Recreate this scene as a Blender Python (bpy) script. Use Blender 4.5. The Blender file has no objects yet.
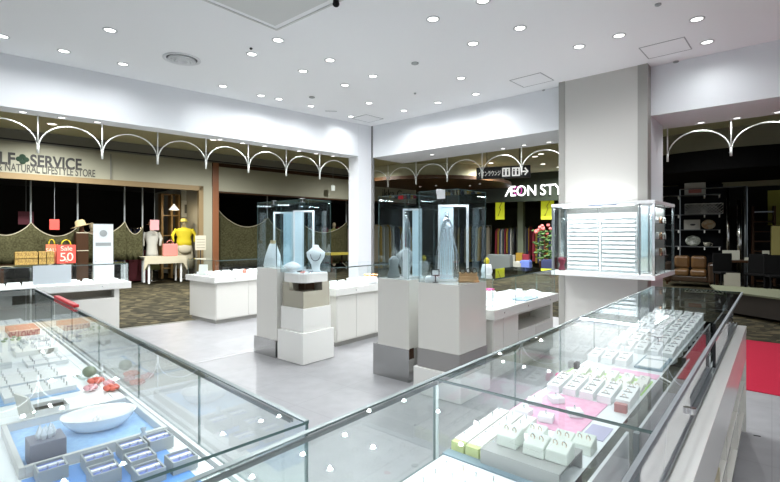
import bpy, math, random
from mathutils import Vector
random.seed(7)
C = bpy.context.scene.collection
SC = bpy.context.scene

# ---------------------------------------------------------------- camera, world, exposure
H, F, YH = 1.4, 460.0, 234.0          # eye height, focal length and horizon row of the 780x482 photograph
cam = bpy.data.cameras.new('camera')
cam_o = bpy.data.objects.new('camera', cam); C.objects.link(cam_o)
cam.sensor_width = 36.0; cam.lens = F / 780 * 36.0
cam.shift_y = -(241 - YH) / 780
cam_o.location = (0, 0, H); cam_o.rotation_euler = (math.pi / 2, 0, 0)
cam.clip_start = 0.02
SC.camera = cam_o
w = bpy.data.worlds.new('world'); SC.world = w; w.use_nodes = True
w.node_tree.nodes['Background'].inputs[0].default_value = (0.86, 0.93, 1.0, 1)
w.node_tree.nodes['Background'].inputs[1].default_value = 1.3
SC.view_settings.view_transform = 'Standard'; SC.view_settings.look = 'None'
SC.view_settings.gamma = 1; SC.view_settings.use_curve_mapping = False
SC.view_settings.exposure = 0.50
SC.cycles.transparent_max_bounces = 40
SC.cycles.max_bounces = 8
SC.cycles.use_denoising = True
SC.cycles.sample_clamp_indirect = 6
DOWN_W, SOFFIT_W, MALL_W, CASE_W = 5.2, 0.9, 30.0, 0.42

# ---------------------------------------------------------------- frames
def P(px, py, h):
    Y = (H - h) * F / (py - YH)
    return ((px - 390) * Y / F, Y)
class Fr:
    """a plan frame: origin, heading; world(x, y) maps local plan metres to the world"""
    def __init__(s, o, deg): s.o = o; s.a = math.radians(deg); s.c = math.cos(s.a); s.s = math.sin(s.a)
    def W(s, x, y, z=0.0): return (s.o[0] + x * s.c - y * s.s, s.o[1] + x * s.s + y * s.c, z)
    def L(s, p): dx, dy = p[0] - s.o[0], p[1] - s.o[1]; return (dx * s.c + dy * s.s, -dx * s.s + dy * s.c)
    def hit(s, px, y=0.0):
        """local x where the vertical plane (local y) is met by the sight line of photo column px"""
        k = (px - 390) / F
        ox, oy = s.o[0] - y * s.s, s.o[1] + y * s.c
        return (k * oy - ox) / (s.c - k * s.s)
    def hz(s, px, py, y=0.0):
        x = s.hit(px, y); Y = s.W(x, y)[1]
        return x, H + (YH - py) * Y / F

# ---------------------------------------------------------------- materials
ORD = 'first second third fourth fifth sixth seventh eighth ninth tenth eleventh twelfth thirteenth fourteenth fifteenth sixteenth'.split()
MATS = {}
def mat(name, col, rough=0.5, metal=0.0, spec=0.5, coat=0.0, emit=None, es=0.0, noise=None, bump=None, alpha=None):
    if name in MATS: return MATS[name]
    m = bpy.data.materials.new(name); m.use_nodes = True; nt = m.node_tree
    b = nt.nodes['Principled BSDF']
    b.inputs['Base Color'].default_value = (*col, 1); b.inputs['Roughness'].default_value = rough
    b.inputs['Metallic'].default_value = metal; b.inputs['Specular IOR Level'].default_value = spec
    b.inputs['Coat Weight'].default_value = coat
    if emit: b.inputs['Emission Color'].default_value = (*emit, 1); b.inputs['Emission Strength'].default_value = es
    if noise:
        col2, scale, detail = noise
        tc = nt.nodes.new('ShaderNodeTexCoord'); n = nt.nodes.new('ShaderNodeTexNoise')
        n.inputs['Scale'].default_value = scale; n.inputs['Detail'].default_value = detail
        r = nt.nodes.new('ShaderNodeValToRGB')
        r.color_ramp.elements[0].color = (*col, 1); r.color_ramp.elements[1].color = (*col2, 1)
        r.color_ramp.elements[0].position = 0.35; r.color_ramp.elements[1].position = 0.65
        nt.links.new(tc.outputs['Object'], n.inputs['Vector']); nt.links.new(n.outputs['Fac'], r.inputs[0])
        nt.links.new(r.outputs[0], b.inputs['Base Color'])
        if bump:
            bp = nt.nodes.new('ShaderNodeBump'); bp.inputs['Strength'].default_value = bump; bp.inputs['Distance'].default_value = 0.01
            nt.links.new(n.outputs['Fac'], bp.inputs['Height']); nt.links.new(bp.outputs[0], b.inputs['Normal'])
    MATS[name] = m
    return m
def glass(name, tint, refl):
    m = bpy.data.materials.new(name); m.use_nodes = True; nt = m.node_tree
    for n in list(nt.nodes): nt.nodes.remove(n)
    out = nt.nodes.new('ShaderNodeOutputMaterial'); mx = nt.nodes.new('ShaderNodeMixShader')
    tr = nt.nodes.new('ShaderNodeBsdfTransparent'); gl = nt.nodes.new('ShaderNodeBsdfGlossy')
    tr.inputs[0].default_value = (*tint, 1); gl.inputs['Roughness'].default_value = 0.0
    gl.inputs[0].default_value = (0.95, 0.98, 1, 1)
    fr = nt.nodes.new('ShaderNodeFresnel'); fr.inputs[0].default_value = 1.5
    ge = nt.nodes.new('ShaderNodeNewGeometry')
    inv = nt.nodes.new('ShaderNodeMath'); inv.operation = 'SUBTRACT'; inv.inputs[0].default_value = 1.0
    mu = nt.nodes.new('ShaderNodeMath'); mu.operation = 'MULTIPLY'; mu2 = nt.nodes.new('ShaderNodeMath'); mu2.operation = 'MULTIPLY'
    mu2.inputs[1].default_value = refl; mu2.use_clamp = True
    nt.links.new(ge.outputs['Backfacing'], inv.inputs[1]); nt.links.new(fr.outputs[0], mu.inputs[0]); nt.links.new(inv.outputs[0], mu.inputs[1])
    nt.links.new(mu.outputs[0], mu2.inputs[0]); nt.links.new(mu2.outputs[0], mx.inputs[0])
    nt.links.new(tr.outputs[0], mx.inputs[1]); nt.links.new(gl.outputs[0], mx.inputs[2]); nt.links.new(mx.outputs[0], out.inputs[0])
    MATS[name] = m
    return m
G_CASE = glass('clear_glass', (0.965, 0.985, 0.98), 1.25)
G_TOWER = glass('tower_glass', (0.93, 0.965, 0.975), 2.8)
G_EDGE = mat('glass_edge', (0.10, 0.16, 0.155), 0.2)
WHITE = mat('white_paint', (0.80, 0.82, 0.85), 0.55)
CEIL = mat('ceiling_paint', (0.90, 0.91, 0.925), 0.6)
LAMI = mat('white_laminate', (0.72, 0.71, 0.665), 0.22, coat=0.3)
LAMI2 = mat('slab_laminate', (0.80, 0.80, 0.77), 0.25, coat=0.3)
DECKM = mat('deck_white', (0.86, 0.90, 0.92), 0.4)
GREIGE = mat('greige_panel', (0.58, 0.57, 0.54), 0.5)
TRIMG = mat('greige_trim', (0.34, 0.335, 0.31), 0.45)
NICHE = mat('niche_tan', (0.38, 0.34, 0.28), 0.6)
STEEL = mat('brushed_steel', (0.50, 0.50, 0.49), 0.16, 1.0)
CHROME = mat('chrome', (0.8, 0.8, 0.8), 0.08, 1.0)
RAIL = mat('aluminium_rail', (0.26, 0.285, 0.30), 0.35, 0.7)
DGLOSS = mat('dark_mirror', (0.22, 0.23, 0.22), 0.03, 1.0)
DARK = mat('dark_grey', (0.03, 0.03, 0.032), 0.5, spec=0.3)
BLACK = mat('black', (0.006, 0.006, 0.006), 0.8, spec=0.15)
DOORW = mat('glossy_white', (0.78, 0.80, 0.82), 0.06, coat=1.0, spec=1.0)
PWHITE = mat('stand_white', (0.87, 0.89, 0.90), 0.5)
PWARM = mat('stand_cream', (0.84, 0.84, 0.80), 0.5)
BLUE = mat('pale_blue_cloth', (0.28, 0.48, 0.78), 0.8, noise=((0.36, 0.58, 0.85), 60, 2))
VBLUE = mat('violet_blue_velvet', (0.12, 0.18, 0.52), 0.8, noise=((0.18, 0.25, 0.6), 80, 2))
SLATE = mat('slate_blue', (0.22, 0.32, 0.38), 0.5)
PINK = mat('pink_cloth', (0.83, 0.42, 0.60), 0.8, noise=((0.87, 0.52, 0.68), 40, 2))
GREENC = mat('light_green_cloth', (0.42, 0.72, 0.18), 0.8, noise=((0.52, 0.80, 0.30), 50, 2))
YGREEN = mat('yellow_green', (0.62, 0.70, 0.30), 0.6)
LAV = mat('lavender', (0.50, 0.48, 0.66), 0.6)
GREYBOX = mat('warm_grey_box', (0.36, 0.385, 0.385), 0.5)
DKBOX = mat('mauve_grey_box', (0.16, 0.17, 0.23), 0.5)
SILVER = mat('silver', (0.75, 0.76, 0.78), 0.12, 1.0)
GOLD = mat('gold', (0.80, 0.52, 0.34), 0.15, 1.0)
GEM = mat('crystal', (0.75, 0.82, 0.9), 0.02, spec=1.0, coat=1.0)
RED = mat('red', (0.58, 0.02, 0.03), 0.4)
REDP = mat('red_paper', (0.62, 0.07, 0.05), 0.6)
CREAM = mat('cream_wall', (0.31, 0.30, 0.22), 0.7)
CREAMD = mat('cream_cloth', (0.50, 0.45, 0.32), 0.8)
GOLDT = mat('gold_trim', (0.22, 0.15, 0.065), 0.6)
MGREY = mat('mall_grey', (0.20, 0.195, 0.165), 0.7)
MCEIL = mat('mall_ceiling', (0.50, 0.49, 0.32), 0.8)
BROWN = mat('dark_brown_wood', (0.045, 0.02, 0.008), 0.5, spec=0.2)
WOODR = mat('red_brown_wood', (0.20, 0.075, 0.03), 0.4)
YEL = mat('yellow', (0.75, 0.60, 0.02), 0.7)
YGB = mat('yellow_banner_glow', (0.70, 0.75, 0.03), 0.6, emit=(0.7, 0.75, 0.03), es=0.25)  # banner cloth given a faint glow of its own
OLIVE = mat('olive_cloth', (0.16, 0.17, 0.06), 0.8)
RATTAN = mat('rattan', (0.50, 0.33, 0.08), 0.7, noise=((0.2, 0.12, 0.03), 50, 3), bump=0.6)
SKINC = mat('mannequin_cream', (0.45, 0.36, 0.22), 0.6)
LEATHER = mat('tan_leather', (0.12, 0.060, 0.018), 0.4, noise=((0.17, 0.085, 0.025), 6, 3))
LEAF = mat('leaf_green', (0.05, 0.13, 0.03), 0.6, noise=((0.10, 0.2, 0.04), 30, 2))
LIT = mat('lamp_lens', (1, 1, 1), 0.4, emit=(1, 0.99, 0.97), es=2.5)
LITM = mat('mall_lamp_lens', (1, 1, 1), 0.4, emit=(1, 0.95, 0.85), es=3)
LETTER = mat('lit_letter', (1, 1, 1), 0.4, emit=(1, 1, 1), es=1.6)
LEDM = mat('led_diffuser', (1, 1, 1), 0.4, emit=(0.93, 0.97, 1), es=4)
PBLUE = mat('pale_blue_panel', (0.62, 0.76, 0.82), 0.4, emit=(0.7, 0.88, 0.96), es=0.12)

def floor_mat():
    m = bpy.data.materials.new('pale_stone_tiles'); m.use_nodes = True; nt = m.node_tree; b = nt.nodes['Principled BSDF']
    tc = nt.nodes.new('ShaderNodeTexCoord'); mp = nt.nodes.new('ShaderNodeMapping'); mp.inputs['Rotation'].default_value = (0, 0, math.radians(-50.3))
    br = nt.nodes.new('ShaderNodeTexBrick'); br.offset = 0.0
    br.inputs['Color1'].default_value = (0.30, 0.30, 0.312, 1); br.inputs['Color2'].default_value = (0.31, 0.31, 0.322, 1)
    br.inputs['Mortar'].default_value = (0.25, 0.25, 0.26, 1); br.inputs['Scale'].default_value = 1.0
    br.inputs['Mortar Size'].default_value = 0.003; br.inputs['Brick Width'].default_value = 0.6; br.inputs['Row Height'].default_value = 0.6
    n = nt.nodes.new('ShaderNodeTexNoise'); n.inputs['Scale'].default_value = 7; n.inputs['Detail'].default_value = 8
    mx = nt.nodes.new('ShaderNodeMixRGB'); mx.blend_type = 'OVERLAY'; mx.inputs[0].default_value = 0.2
    nt.links.new(tc.outputs['Object'], mp.inputs[0]); nt.links.new(mp.outputs[0], br.inputs[0]); nt.links.new(tc.outputs['Object'], n.inputs[0])
    nt.links.new(br.outputs[0], mx.inputs[1]); nt.links.new(n.outputs['Fac'], mx.inputs[2]); nt.links.new(mx.outputs[0], b.inputs['Base Color'])
    b.inputs['Roughness'].default_value = 0.32
    return m
def carpet_mat():
    m = bpy.data.materials.new('patterned_carpet'); m.use_nodes = True; nt = m.node_tree; b = nt.nodes['Principled BSDF']
    tc = nt.nodes.new('ShaderNodeTexCoord'); mp = nt.nodes.new('ShaderNodeMapping')
    mp.inputs['Rotation'].default_value = (0, 0, math.radians(-20)); mp.inputs['Scale'].default_value = (2.6, 4.2, 1)
    n = nt.nodes.new('ShaderNodeTexVoronoi'); n.inputs['Scale'].default_value = 2.6
    r = nt.nodes.new('ShaderNodeValToRGB'); e = r.color_ramp.elements
    e[0].position = 0.0; e[0].color = (0.012, 0.011, 0.006, 1); e[1].position = 1.0; e[1].color = (0.12, 0.098, 0.055, 1)
    x = e.new(0.5); x.color = (0.034, 0.030, 0.017, 1)
    nt.links.new(tc.outputs['Object'], mp.inputs[0]); nt.links.new(mp.outputs[0], n.inputs['Vector'])
    nt.links.new(n.outputs['Color'], r.inputs[0]); nt.links.new(r.outputs[0], b.inputs['Base Color'])
    b.inputs['Roughness'].default_value = 0.9; b.inputs['Specular IOR Level'].default_value = 0.1
    return m
FLOORM, CARPET = floor_mat(), carpet_mat()
REDC = mat('red_carpet', (0.36, 0.014, 0.035), 0.9, spec=0.1, noise=((0.40, 0.017, 0.045), 120, 3))

# ---------------------------------------------------------------- mesh builder
class MB:
    def __init__(s): s.v = []; s.f = []; s.mi = []; s.m = 0
    def add(s, vs, fs):
        k = len(s.v); s.v += [tuple(a) for a in vs]
        for f in fs: s.f.append(tuple(k + i for i in f)); s.mi.append(s.m)
        return s
    def prism(s, poly, z0, z1):
        n = len(poly)
        if sum(poly[i][0] * poly[(i + 1) % n][1] - poly[(i + 1) % n][0] * poly[i][1] for i in range(n)) < 0: poly = poly[::-1]
        vs = [(x, y, z0) for x, y in poly] + [(x, y, z1) for x, y in poly]
        fs = [tuple(range(n - 1, -1, -1)), tuple(range(n, 2 * n))] + [(i, (i + 1) % n, n + (i + 1) % n, n + i) for i in range(n)]
        return s.add(vs, fs)
    def box(s, x0, x1, y0, y1, z0, z1):
        return s.prism([(min(x0, x1), min(y0, y1)), (max(x0, x1), min(y0, y1)), (max(x0, x1), max(y0, y1)), (min(x0, x1), max(y0, y1))], min(z0, z1), max(z0, z1))
    def hexa(s, b, t):
        return s.add(list(b) + list(t), [(3, 2, 1, 0), (4, 5, 6, 7), (0, 1, 5, 4), (1, 2, 6, 5), (2, 3, 7, 6), (3, 0, 4, 7)])
    def vprism(s, poly, y0, y1):
        """outline in x,z pushed along y"""
        n = len(poly)
        if sum(poly[i][0] * poly[(i + 1) % n][1] - poly[(i + 1) % n][0] * poly[i][1] for i in range(n)) < 0: poly = poly[::-1]
        vs = [(x, y0, z) for x, z in poly] + [(x, y1, z) for x, z in poly]
        fs = [tuple(range(n)), tuple(range(2 * n - 1, n - 1, -1))] + [(i, n + i, n + (i + 1) % n, (i + 1) % n) for i in range(n)]
        return s.add(vs, fs)
    def lathe(s, prof, cx=0, cy=0, n=20, sx=1.0, sy=1.0):
        vs = []; fs = []
        for r, z in prof:
            for i in range(n):
                a = 2 * math.pi * i / n; vs.append((cx + r * sx * math.cos(a), cy + r * sy * math.sin(a), z))
        for j in range(len(prof) - 1):
            for i in range(n):
                i2 = (i + 1) % n; fs.append((j * n + i, j * n + i2, (j + 1) * n + i2, (j + 1) * n + i))
        if prof[0][0] > 1e-6: fs.append(tuple(range(n - 1, -1, -1)))
        if prof[-1][0] > 1e-6: fs.append(tuple((len(prof) - 1) * n + i for i in range(n)))
        return s.add(vs, fs)
    def cyl(s, cx, cy, z0, z1, r, r2=None, n=16): return s.lathe([(r, z0), (r if r2 is None else r2, z1)], cx, cy, n)
    def tube(s, pts, r, n=6, closed=False):
        pts = [Vector(p) for p in pts]; m = len(pts); vs = []; fs = []
        for i, p in enumerate(pts):
            a = pts[(i - 1) % m] if (closed or i > 0) else p; b = pts[(i + 1) % m] if (closed or i < m - 1) else p
            t = (b - a).normalized(); up = Vector((0, 0, 1)) if abs(t.z) < 0.95 else Vector((1, 0, 0))
            u = t.cross(up).normalized(); q = u.cross(t).normalized()
            rr = r[i] if isinstance(r, (list, tuple)) else r
            for k in range(n):
                an = 2 * math.pi * k / n; vs.append(p + u * rr * math.cos(an) + q * rr * math.sin(an))
        for i in range(m if closed else m - 1):
            for k in range(n):
                k2 = (k + 1) % n; j = (i + 1) % m; fs.append((i * n + k, i * n + k2, j * n + k2, j * n + k))
        if not closed: fs += [tuple(range(n - 1, -1, -1)), tuple((m - 1) * n + k for k in range(n))]
        return s.add(vs, fs)
    def ell(s, c, r, n=12, m=8):
        prof = [(max(math.sin(math.pi * j / m), 0.0) , -math.cos(math.pi * j / m)) for j in range(m + 1)]
        vs = []; fs = []
        for a, z in prof:
            for i in range(n):
                t = 2 * math.pi * i / n; vs.append((c[0] + r[0] * a * math.cos(t), c[1] + r[1] * a * math.sin(t), c[2] + r[2] * z))
        for j in range(m):
            for i in range(n):
                i2 = (i + 1) % n; fs.append((j * n + i, j * n + i2, (j + 1) * n + i2, (j + 1) * n + i))
        return s.add(vs, fs)
    def build(s, name, mats, parent=None, bevel=0.0, smooth=False, loc=None, rot=None):
        me = bpy.data.meshes.new(name); me.from_pydata(s.v, [], s.f)
        for m in (mats if isinstance(mats, (list, tuple)) else [mats]): me.materials.append(m)
        for p, i in zip(me.polygons, s.mi): p.material_index = i; p.use_smooth = smooth
        me.validate(); me.update()
        o = bpy.data.objects.new(name, me); C.objects.link(o); o.parent = parent
        if loc is not None: o.location = loc
        if rot is not None: o.rotation_euler = (0, 0, rot)
        if bevel:
            b = o.modifiers.new('edge', 'BEVEL'); b.width = bevel; b.segments = 2; b.limit_method = 'ANGLE'
        return o
def tag(o, label, cat, group=None, kind=None):
    o['label'] = label; o['category'] = cat
    if group: o['group'] = group
    if kind: o['kind'] = kind
    return o
def thing(name, label, cat, loc, rot=0.0, group=None):
    o = bpy.data.objects.new(name, None); C.objects.link(o); o.location = loc; o.rotation_euler = (0, 0, rot); o.empty_display_size = 0.05
    return tag(o, label, cat, group)
def struct(o): o['kind'] = 'structure'; return o
def dup(o, loc=None, rot=None, label=None, group=None, parent=None):
    c = o.copy(); C.objects.link(c)
    if parent is not None: c.parent = parent
    if loc is not None: c.location = loc
    if rot is not None: c.rotation_euler = (0, 0, rot)
    if label: c['label'] = label
    if group: c['group'] = group
    for ch in list(o.children): dup(ch, parent=c)
    return c
def text(body, size, m, parent=None, loc=(0, 0, 0), rot=(math.pi / 2, 0, 0), ext=0.004, align='LEFT', name='lettering', sx=1.0, bold=0.0):
    cu = bpy.data.curves.new(name, 'FONT'); cu.body = body; cu.size = size; cu.extrude = ext; cu.align_x = align; cu.offset = bold
    cu.materials.append(m); o = bpy.data.objects.new(name, cu); C.objects.link(o); o.parent = parent; o.location = loc; o.rotation_euler = rot
    bpy.context.view_layer.update(); dg = bpy.context.evaluated_depsgraph_get()
    me = bpy.data.meshes.new_from_object(o.evaluated_get(dg)); bpy.data.objects.remove(o)
    o = bpy.data.objects.new(name, me); C.objects.link(o); o.parent = parent; o.location = loc; o.rotation_euler = rot
    return o
def pane(x0, x1, y0, y1, z0, z1, parent, m=None, name='glass_panel'):
    """a sheet of glass: clear faces, dark green-grey cut edges"""
    b = MB().box(x0, x1, y0, y1, z0, z1); d = (abs(x1 - x0), abs(y1 - y0), abs(z1 - z0)); ax = d.index(min(d))
    o = b.build(name, [m or G_CASE, G_EDGE], parent)
    for p in o.data.polygons: p.material_index = 0 if abs(p.normal[ax]) > 0.9 else 1
    return o
def area(parent, loc, sx, sy, watt, rot=(0, 0, 0), col=(0.95, 0.98, 1.0), spread=math.pi):
    l = bpy.data.lights.new('lamp_light', 'AREA'); l.shape = 'RECTANGLE'; l.size = sx; l.size_y = sy; l.energy = watt; l.color = col; l.spread = spread
    o = bpy.data.objects.new('lamp_light', l); C.objects.link(o); o.parent = parent; o.location = loc; o.rotation_euler = rot
    return o

def strip(t, x0, x1, y0, y1, z0, z1):
    o = MB().box(x0, x1, y0, y1, z0 + 0.002, z1).box(x0, x1, y0, y0 + 0.0008, z0 - 0.001, z0 + 0.002).box(x0, x1, y1 - 0.0008, y1, z0 - 0.001, z0 + 0.002).build('light_strip', mat('strip_grey', (0.10, 0.12, 0.12), 0.6), t)
    MB().box(x0 + 0.005, x1 - 0.005, y0 + 0.001, y1 - 0.001, z0, z0 + 0.0019).build('strip_lens', LEDM, o)
# ---------------------------------------------------------------- room shell
ZC, ZS = 3.72, 3.04
CX, CY = -0.40, 9.92                                  # the corner where the two open sides of the shop meet
LF = Fr((CX, CY), 41.4 + 180)                         # x runs along the corridor side away from the corner, y into the shop... (negative y is outside)
RF = Fr((CX, CY), -41.3)                              # x runs along the pillar side, +y is outside
def lw(x, y): return LF.W(x, y)[:2]
def rw(x, y): return RF.W(x, y)[:2]
inner = [(CX, CY), lw(14, 0), (-11, -5), (9.5, -5), rw(12.5, 0)]
b = MB().prism(inner, ZC, ZC + 0.1); struct(b.build('ceiling', CEIL))
b = MB().prism([rw(0.3, 0.48), (CX, CY), lw(14, 0), (-11, -5), (9.5, -5), rw(12.5, 0.48)], -0.05, 0.0); struct(b.build('floor', FLOORM))
b = MB().prism([(-34, -8), (34, -8), (34, 40), (-34, 40)], -0.2, -0.051); struct(b.build('floor_mall', CARPET))
b = MB().prism([lw(0, 0), lw(14, 0), lw(14, -0.34), rw(-0.3, 0.32)], ZS, ZC + 0.12); struct(b.build('wall_left', WHITE))
b = MB().prism([rw(0, 0), rw(12.5, 0), rw(12.5, 1.05), rw(0, 1.05)], ZS, ZC + 0.12); struct(b.build('wall_right', WHITE))
b = MB().prism([(-11, -5), (9.5, -5), (9.5, -5.1), (-11, -5.1)], 0, ZC); struct(b.build('wall_back', WHITE))
# column in the corner
b = MB().prism([lw(0.0, 0.005), lw(0.36, 0.005), lw(0.36, -0.335), lw(0.0, -0.335)], 0, ZC); struct(b.build('column', WHITE))
b = MB().prism([rw(-0.01, -0.012), rw(0.045, -0.012), rw(0.045, 0.04), rw(-0.01, 0.04)], 0, ZC); struct(b.build('trim_1', mat('column_edge', (0.22, 0.22, 0.22), 0.5)))
# big pillar
pl = RF.L((2.615, 7.077)); pr = RF.L((3.52, 6.278)); py0 = (pl[1] + pr[1]) / 2 - 0.02
PX0, PX1 = pl[0], pr[0]
b = MB().prism([rw(PX0, py0), rw(PX1, py0), rw(PX1, 0.80), rw(PX0, 0.80)], 0, ZC); struct(b.build('pillar', [WHITE]))
b = MB().prism([rw(PX0 - 0.004, py0 - 0.02), rw(PX0 + 0.09, py0 - 0.02), rw(PX0 + 0.09, 0.5), rw(PX0 - 0.004, 0.5)], 0, ZC); struct(b.build('trim_2', TRIMG))
xr = RF.hit(638, py0)
b = MB().prism([rw(xr, py0 - 0.02), rw(PX1 + 0.004, py0 - 0.02), rw(PX1 + 0.004, 0.02), rw(xr, 0.02)], 0, ZC); struct(b.build('trim_3', TRIMG))
b = MB().prism([rw(PX0 + 0.09, py0 - 0.012), rw(xr, py0 - 0.012), rw(xr, py0 + 0.05), rw(PX0 + 0.09, py0 + 0.05)], 0, ZC); struct(b.build('trim_4', GREIGE))
# floor band of darker stone
fb = Fr(P(190, 364, 0), 48.5)
b = MB().prism([fb.W(-1.2, -0.05)[:2], fb.W(3.2, -0.05)[:2], fb.W(3.2, 0.05)[:2], fb.W(-1.2, 0.05)[:2]], 0, 0.002)
struct(b.build('trim_5', mat('band_stone', (0.40, 0.40, 0.41), 0.25)))
b = MB().prism([lw(0, -0.03), lw(14, -0.03), lw(14, 0.03), lw(0, 0.03)], 0.0, 0.004); struct(b.build('trim_6', mat('edge_strip', (0.2, 0.2, 0.17), 0.4)))

# mall shell
MZ = 3.86
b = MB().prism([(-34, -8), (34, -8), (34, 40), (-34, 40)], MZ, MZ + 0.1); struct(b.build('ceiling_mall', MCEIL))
for nm, pts_ in (('wall_east', [(24, -8), (24.2, -8), (24.2, 40), (24, 40)]), ('wall_west', [(-24, -8), (-24.2, -8), (-24.2, 40), (-24, 40)]), ('wall_north', [(-24, 38), (24, 38), (24, 38.2), (-24, 38.2)])):
    struct(MB().prism(pts_, 0, 3.86).build(nm, MGREY))
S1 = Fr((-5.87, 13.5), 42.9)                          # front of the shops across the corridor; +y goes into them
def s1w(x, y): return S1.W(x, y)[:2]
xa = S1.hit(-260); xc0 = S1.hit(203); xc1 = S1.hit(212); xp1 = S1.hit(218); x3 = S1.hit(371); x4 = S1.hit(416)
def s1box(x0, x1, y0, y1, z0, z1): return MB().prism([s1w(x0, y0), s1w(x1, y0), s1w(x1, y1), s1w(x0, y1)], z0, z1)
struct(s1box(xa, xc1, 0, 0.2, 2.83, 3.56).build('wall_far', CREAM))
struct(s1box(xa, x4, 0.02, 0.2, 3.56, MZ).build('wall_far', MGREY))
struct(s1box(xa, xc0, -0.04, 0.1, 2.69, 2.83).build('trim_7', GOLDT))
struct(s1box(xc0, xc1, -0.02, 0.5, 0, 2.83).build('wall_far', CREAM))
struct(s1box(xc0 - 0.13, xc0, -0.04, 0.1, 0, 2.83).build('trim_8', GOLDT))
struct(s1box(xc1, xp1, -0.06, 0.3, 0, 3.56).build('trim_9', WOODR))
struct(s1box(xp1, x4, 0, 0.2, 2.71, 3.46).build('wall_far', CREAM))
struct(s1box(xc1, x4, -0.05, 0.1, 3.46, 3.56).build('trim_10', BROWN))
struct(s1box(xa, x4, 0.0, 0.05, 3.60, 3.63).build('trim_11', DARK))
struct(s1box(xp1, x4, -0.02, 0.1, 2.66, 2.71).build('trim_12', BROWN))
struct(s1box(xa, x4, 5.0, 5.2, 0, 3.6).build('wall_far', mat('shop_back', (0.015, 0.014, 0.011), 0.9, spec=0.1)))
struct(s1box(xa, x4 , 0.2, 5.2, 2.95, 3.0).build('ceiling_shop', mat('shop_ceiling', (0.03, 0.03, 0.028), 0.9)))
struct(s1box(xc1 - 0.2, xc1 - 0.05, 0.5, 5.0, 0, 3.0).build('wall_far', mat('shop_side', (0.35, 0.33, 0.26), 0.8)))

# ÆON side: front of the big store at the end of the mall
AF = Fr((4.75, 19.0), -30)                             # front of the big store; x runs towards the viewer's right, +y goes in
def aw(x, y): return AF.W(x, y)[:2]
def abox(x0, x1, y0, y1, z0, z1): return MB().prism([aw(x0, y0), aw(x1, y0), aw(x1, y1), aw(x0, y1)], z0, z1)
struct(abox(-5.5, 9, 0, 0.3, 2.72, MZ).build('wall_end', mat('end_fascia', (0.035, 0.045, 0.03), 0.25)))
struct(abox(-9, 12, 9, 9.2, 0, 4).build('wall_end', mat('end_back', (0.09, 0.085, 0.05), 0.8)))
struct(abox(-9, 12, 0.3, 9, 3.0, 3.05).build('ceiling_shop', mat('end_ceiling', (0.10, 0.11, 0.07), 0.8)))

# dark furniture shop at the far side of the pillar
DF = Fr((8.24, 13.2), -35)
def dw(x, y): return DF.W(x, y)[:2]
def dbox(x0, x1, y0, y1, z0, z1): return MB().prism([dw(x0, y0), dw(x1, y0), dw(x1, y1), dw(x0, y1)], z0, z1)
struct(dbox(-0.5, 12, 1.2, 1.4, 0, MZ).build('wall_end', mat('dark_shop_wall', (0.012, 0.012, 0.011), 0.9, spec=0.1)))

# ---------------------------------------------------------------- lights of the shop ceiling
def make_down(name, label, cat, r, watt, group, lens=LIT, spot=2.85, ring=None):
    t = thing(name, label, cat, (0, 0, 0), 0, group)
    MB().lathe([(r * 1.25, 0.0), (r * 1.25, -0.006), (r, -0.008), (r * 0.93, 0.0)], n=24).build('ring', ring or mat('light_ring', (0.55, 0.57, 0.58), 0.3), t, smooth=True)
    MB().cyl(0, 0, -0.003, -0.001, r * 0.9, n=24).build('lens', lens, t)
    l = bpy.data.lights.new('lamp_light', 'SPOT'); l.energy = watt * 12; l.spot_size = spot; l.spot_blend = 1.0; l.shadow_soft_size = 0.025; l.color = (0.96, 0.985, 1.0)
    o = bpy.data.objects.new('lamp_light', l); C.objects.link(o); o.parent = t; o.location = (0, 0, -0.02)
    return t
proto = make_down('ceiling_downlight', 'round recessed downlight in the white shop ceiling', 'light', 0.06, DOWN_W, 'recessed downlights in the shop ceiling')
downs = [(110, 30), (64, 51), (123, 64), (2, 36), (278, 40), (252, 54), (303, 71), (330, 60), (223, 86), (261, 95.5), (279, 99), (373, 76), (345, 85), (311, 106), (369, 103),
         (433, 19), (473, 43.5), (483, 0.5), (520, 28), (579, 46.5), (461, 78), (476, 94), (438, 102.5), (404, 110.5), (697, 19), (707, 42), (619, 35.5), (351, 116.5)]
where = {(110, 30): 'between the round air vent and the picture top', (64, 51): 'close to the long soffit, before the round air vent', (123, 64): 'close to the long soffit, just before the round air vent', (2, 36): 'at the near end of the long soffit',
 (278, 40): 'below the tip of the big recessed panel', (252, 54): 'beside a small black dot, past the round air vent', (303, 71): 'in the second row beyond the big recessed panel', (330, 60): 'in the second row beyond the big recessed panel, nearer the middle',
 (223, 86): 'next to the long soffit, past the round air vent', (261, 95.5): 'next to the long soffit, first of a close pair', (279, 99): 'next to the long soffit, second of a close pair', (373, 76): 'mid ceiling before the corner column', (345, 85): 'mid ceiling, next to a grey smoke detector',
 (311, 106): 'next to the long soffit beside a thin slot', (369, 103): 'just before the corner column', (433, 19): 'large in the middle of the ceiling', (473, 43.5): 'second one down from the top middle of the ceiling', (483, 0.5): 'cut by the top of the picture',
 (520, 28): 'above the square access panel by the pillar', (579, 46.5): 'above the greige pillar', (461, 78): 'between the smoke detector and the access panel', (476, 94): 'close to the pillar-side soffit', (438, 102.5): 'close to the pillar-side soffit, nearer the corner column',
 (404, 110.5): 'beside the corner column at the pillar-side soffit', (697, 19): 'tilted, bright, beyond the oblong access panel', (707, 42): 'tilted, next to the oblong access panel', (619, 35.5): 'tilted, before the oblong access panel', (351, 116.5): 'beside the small square panel at the corner column'}
first = True
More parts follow.
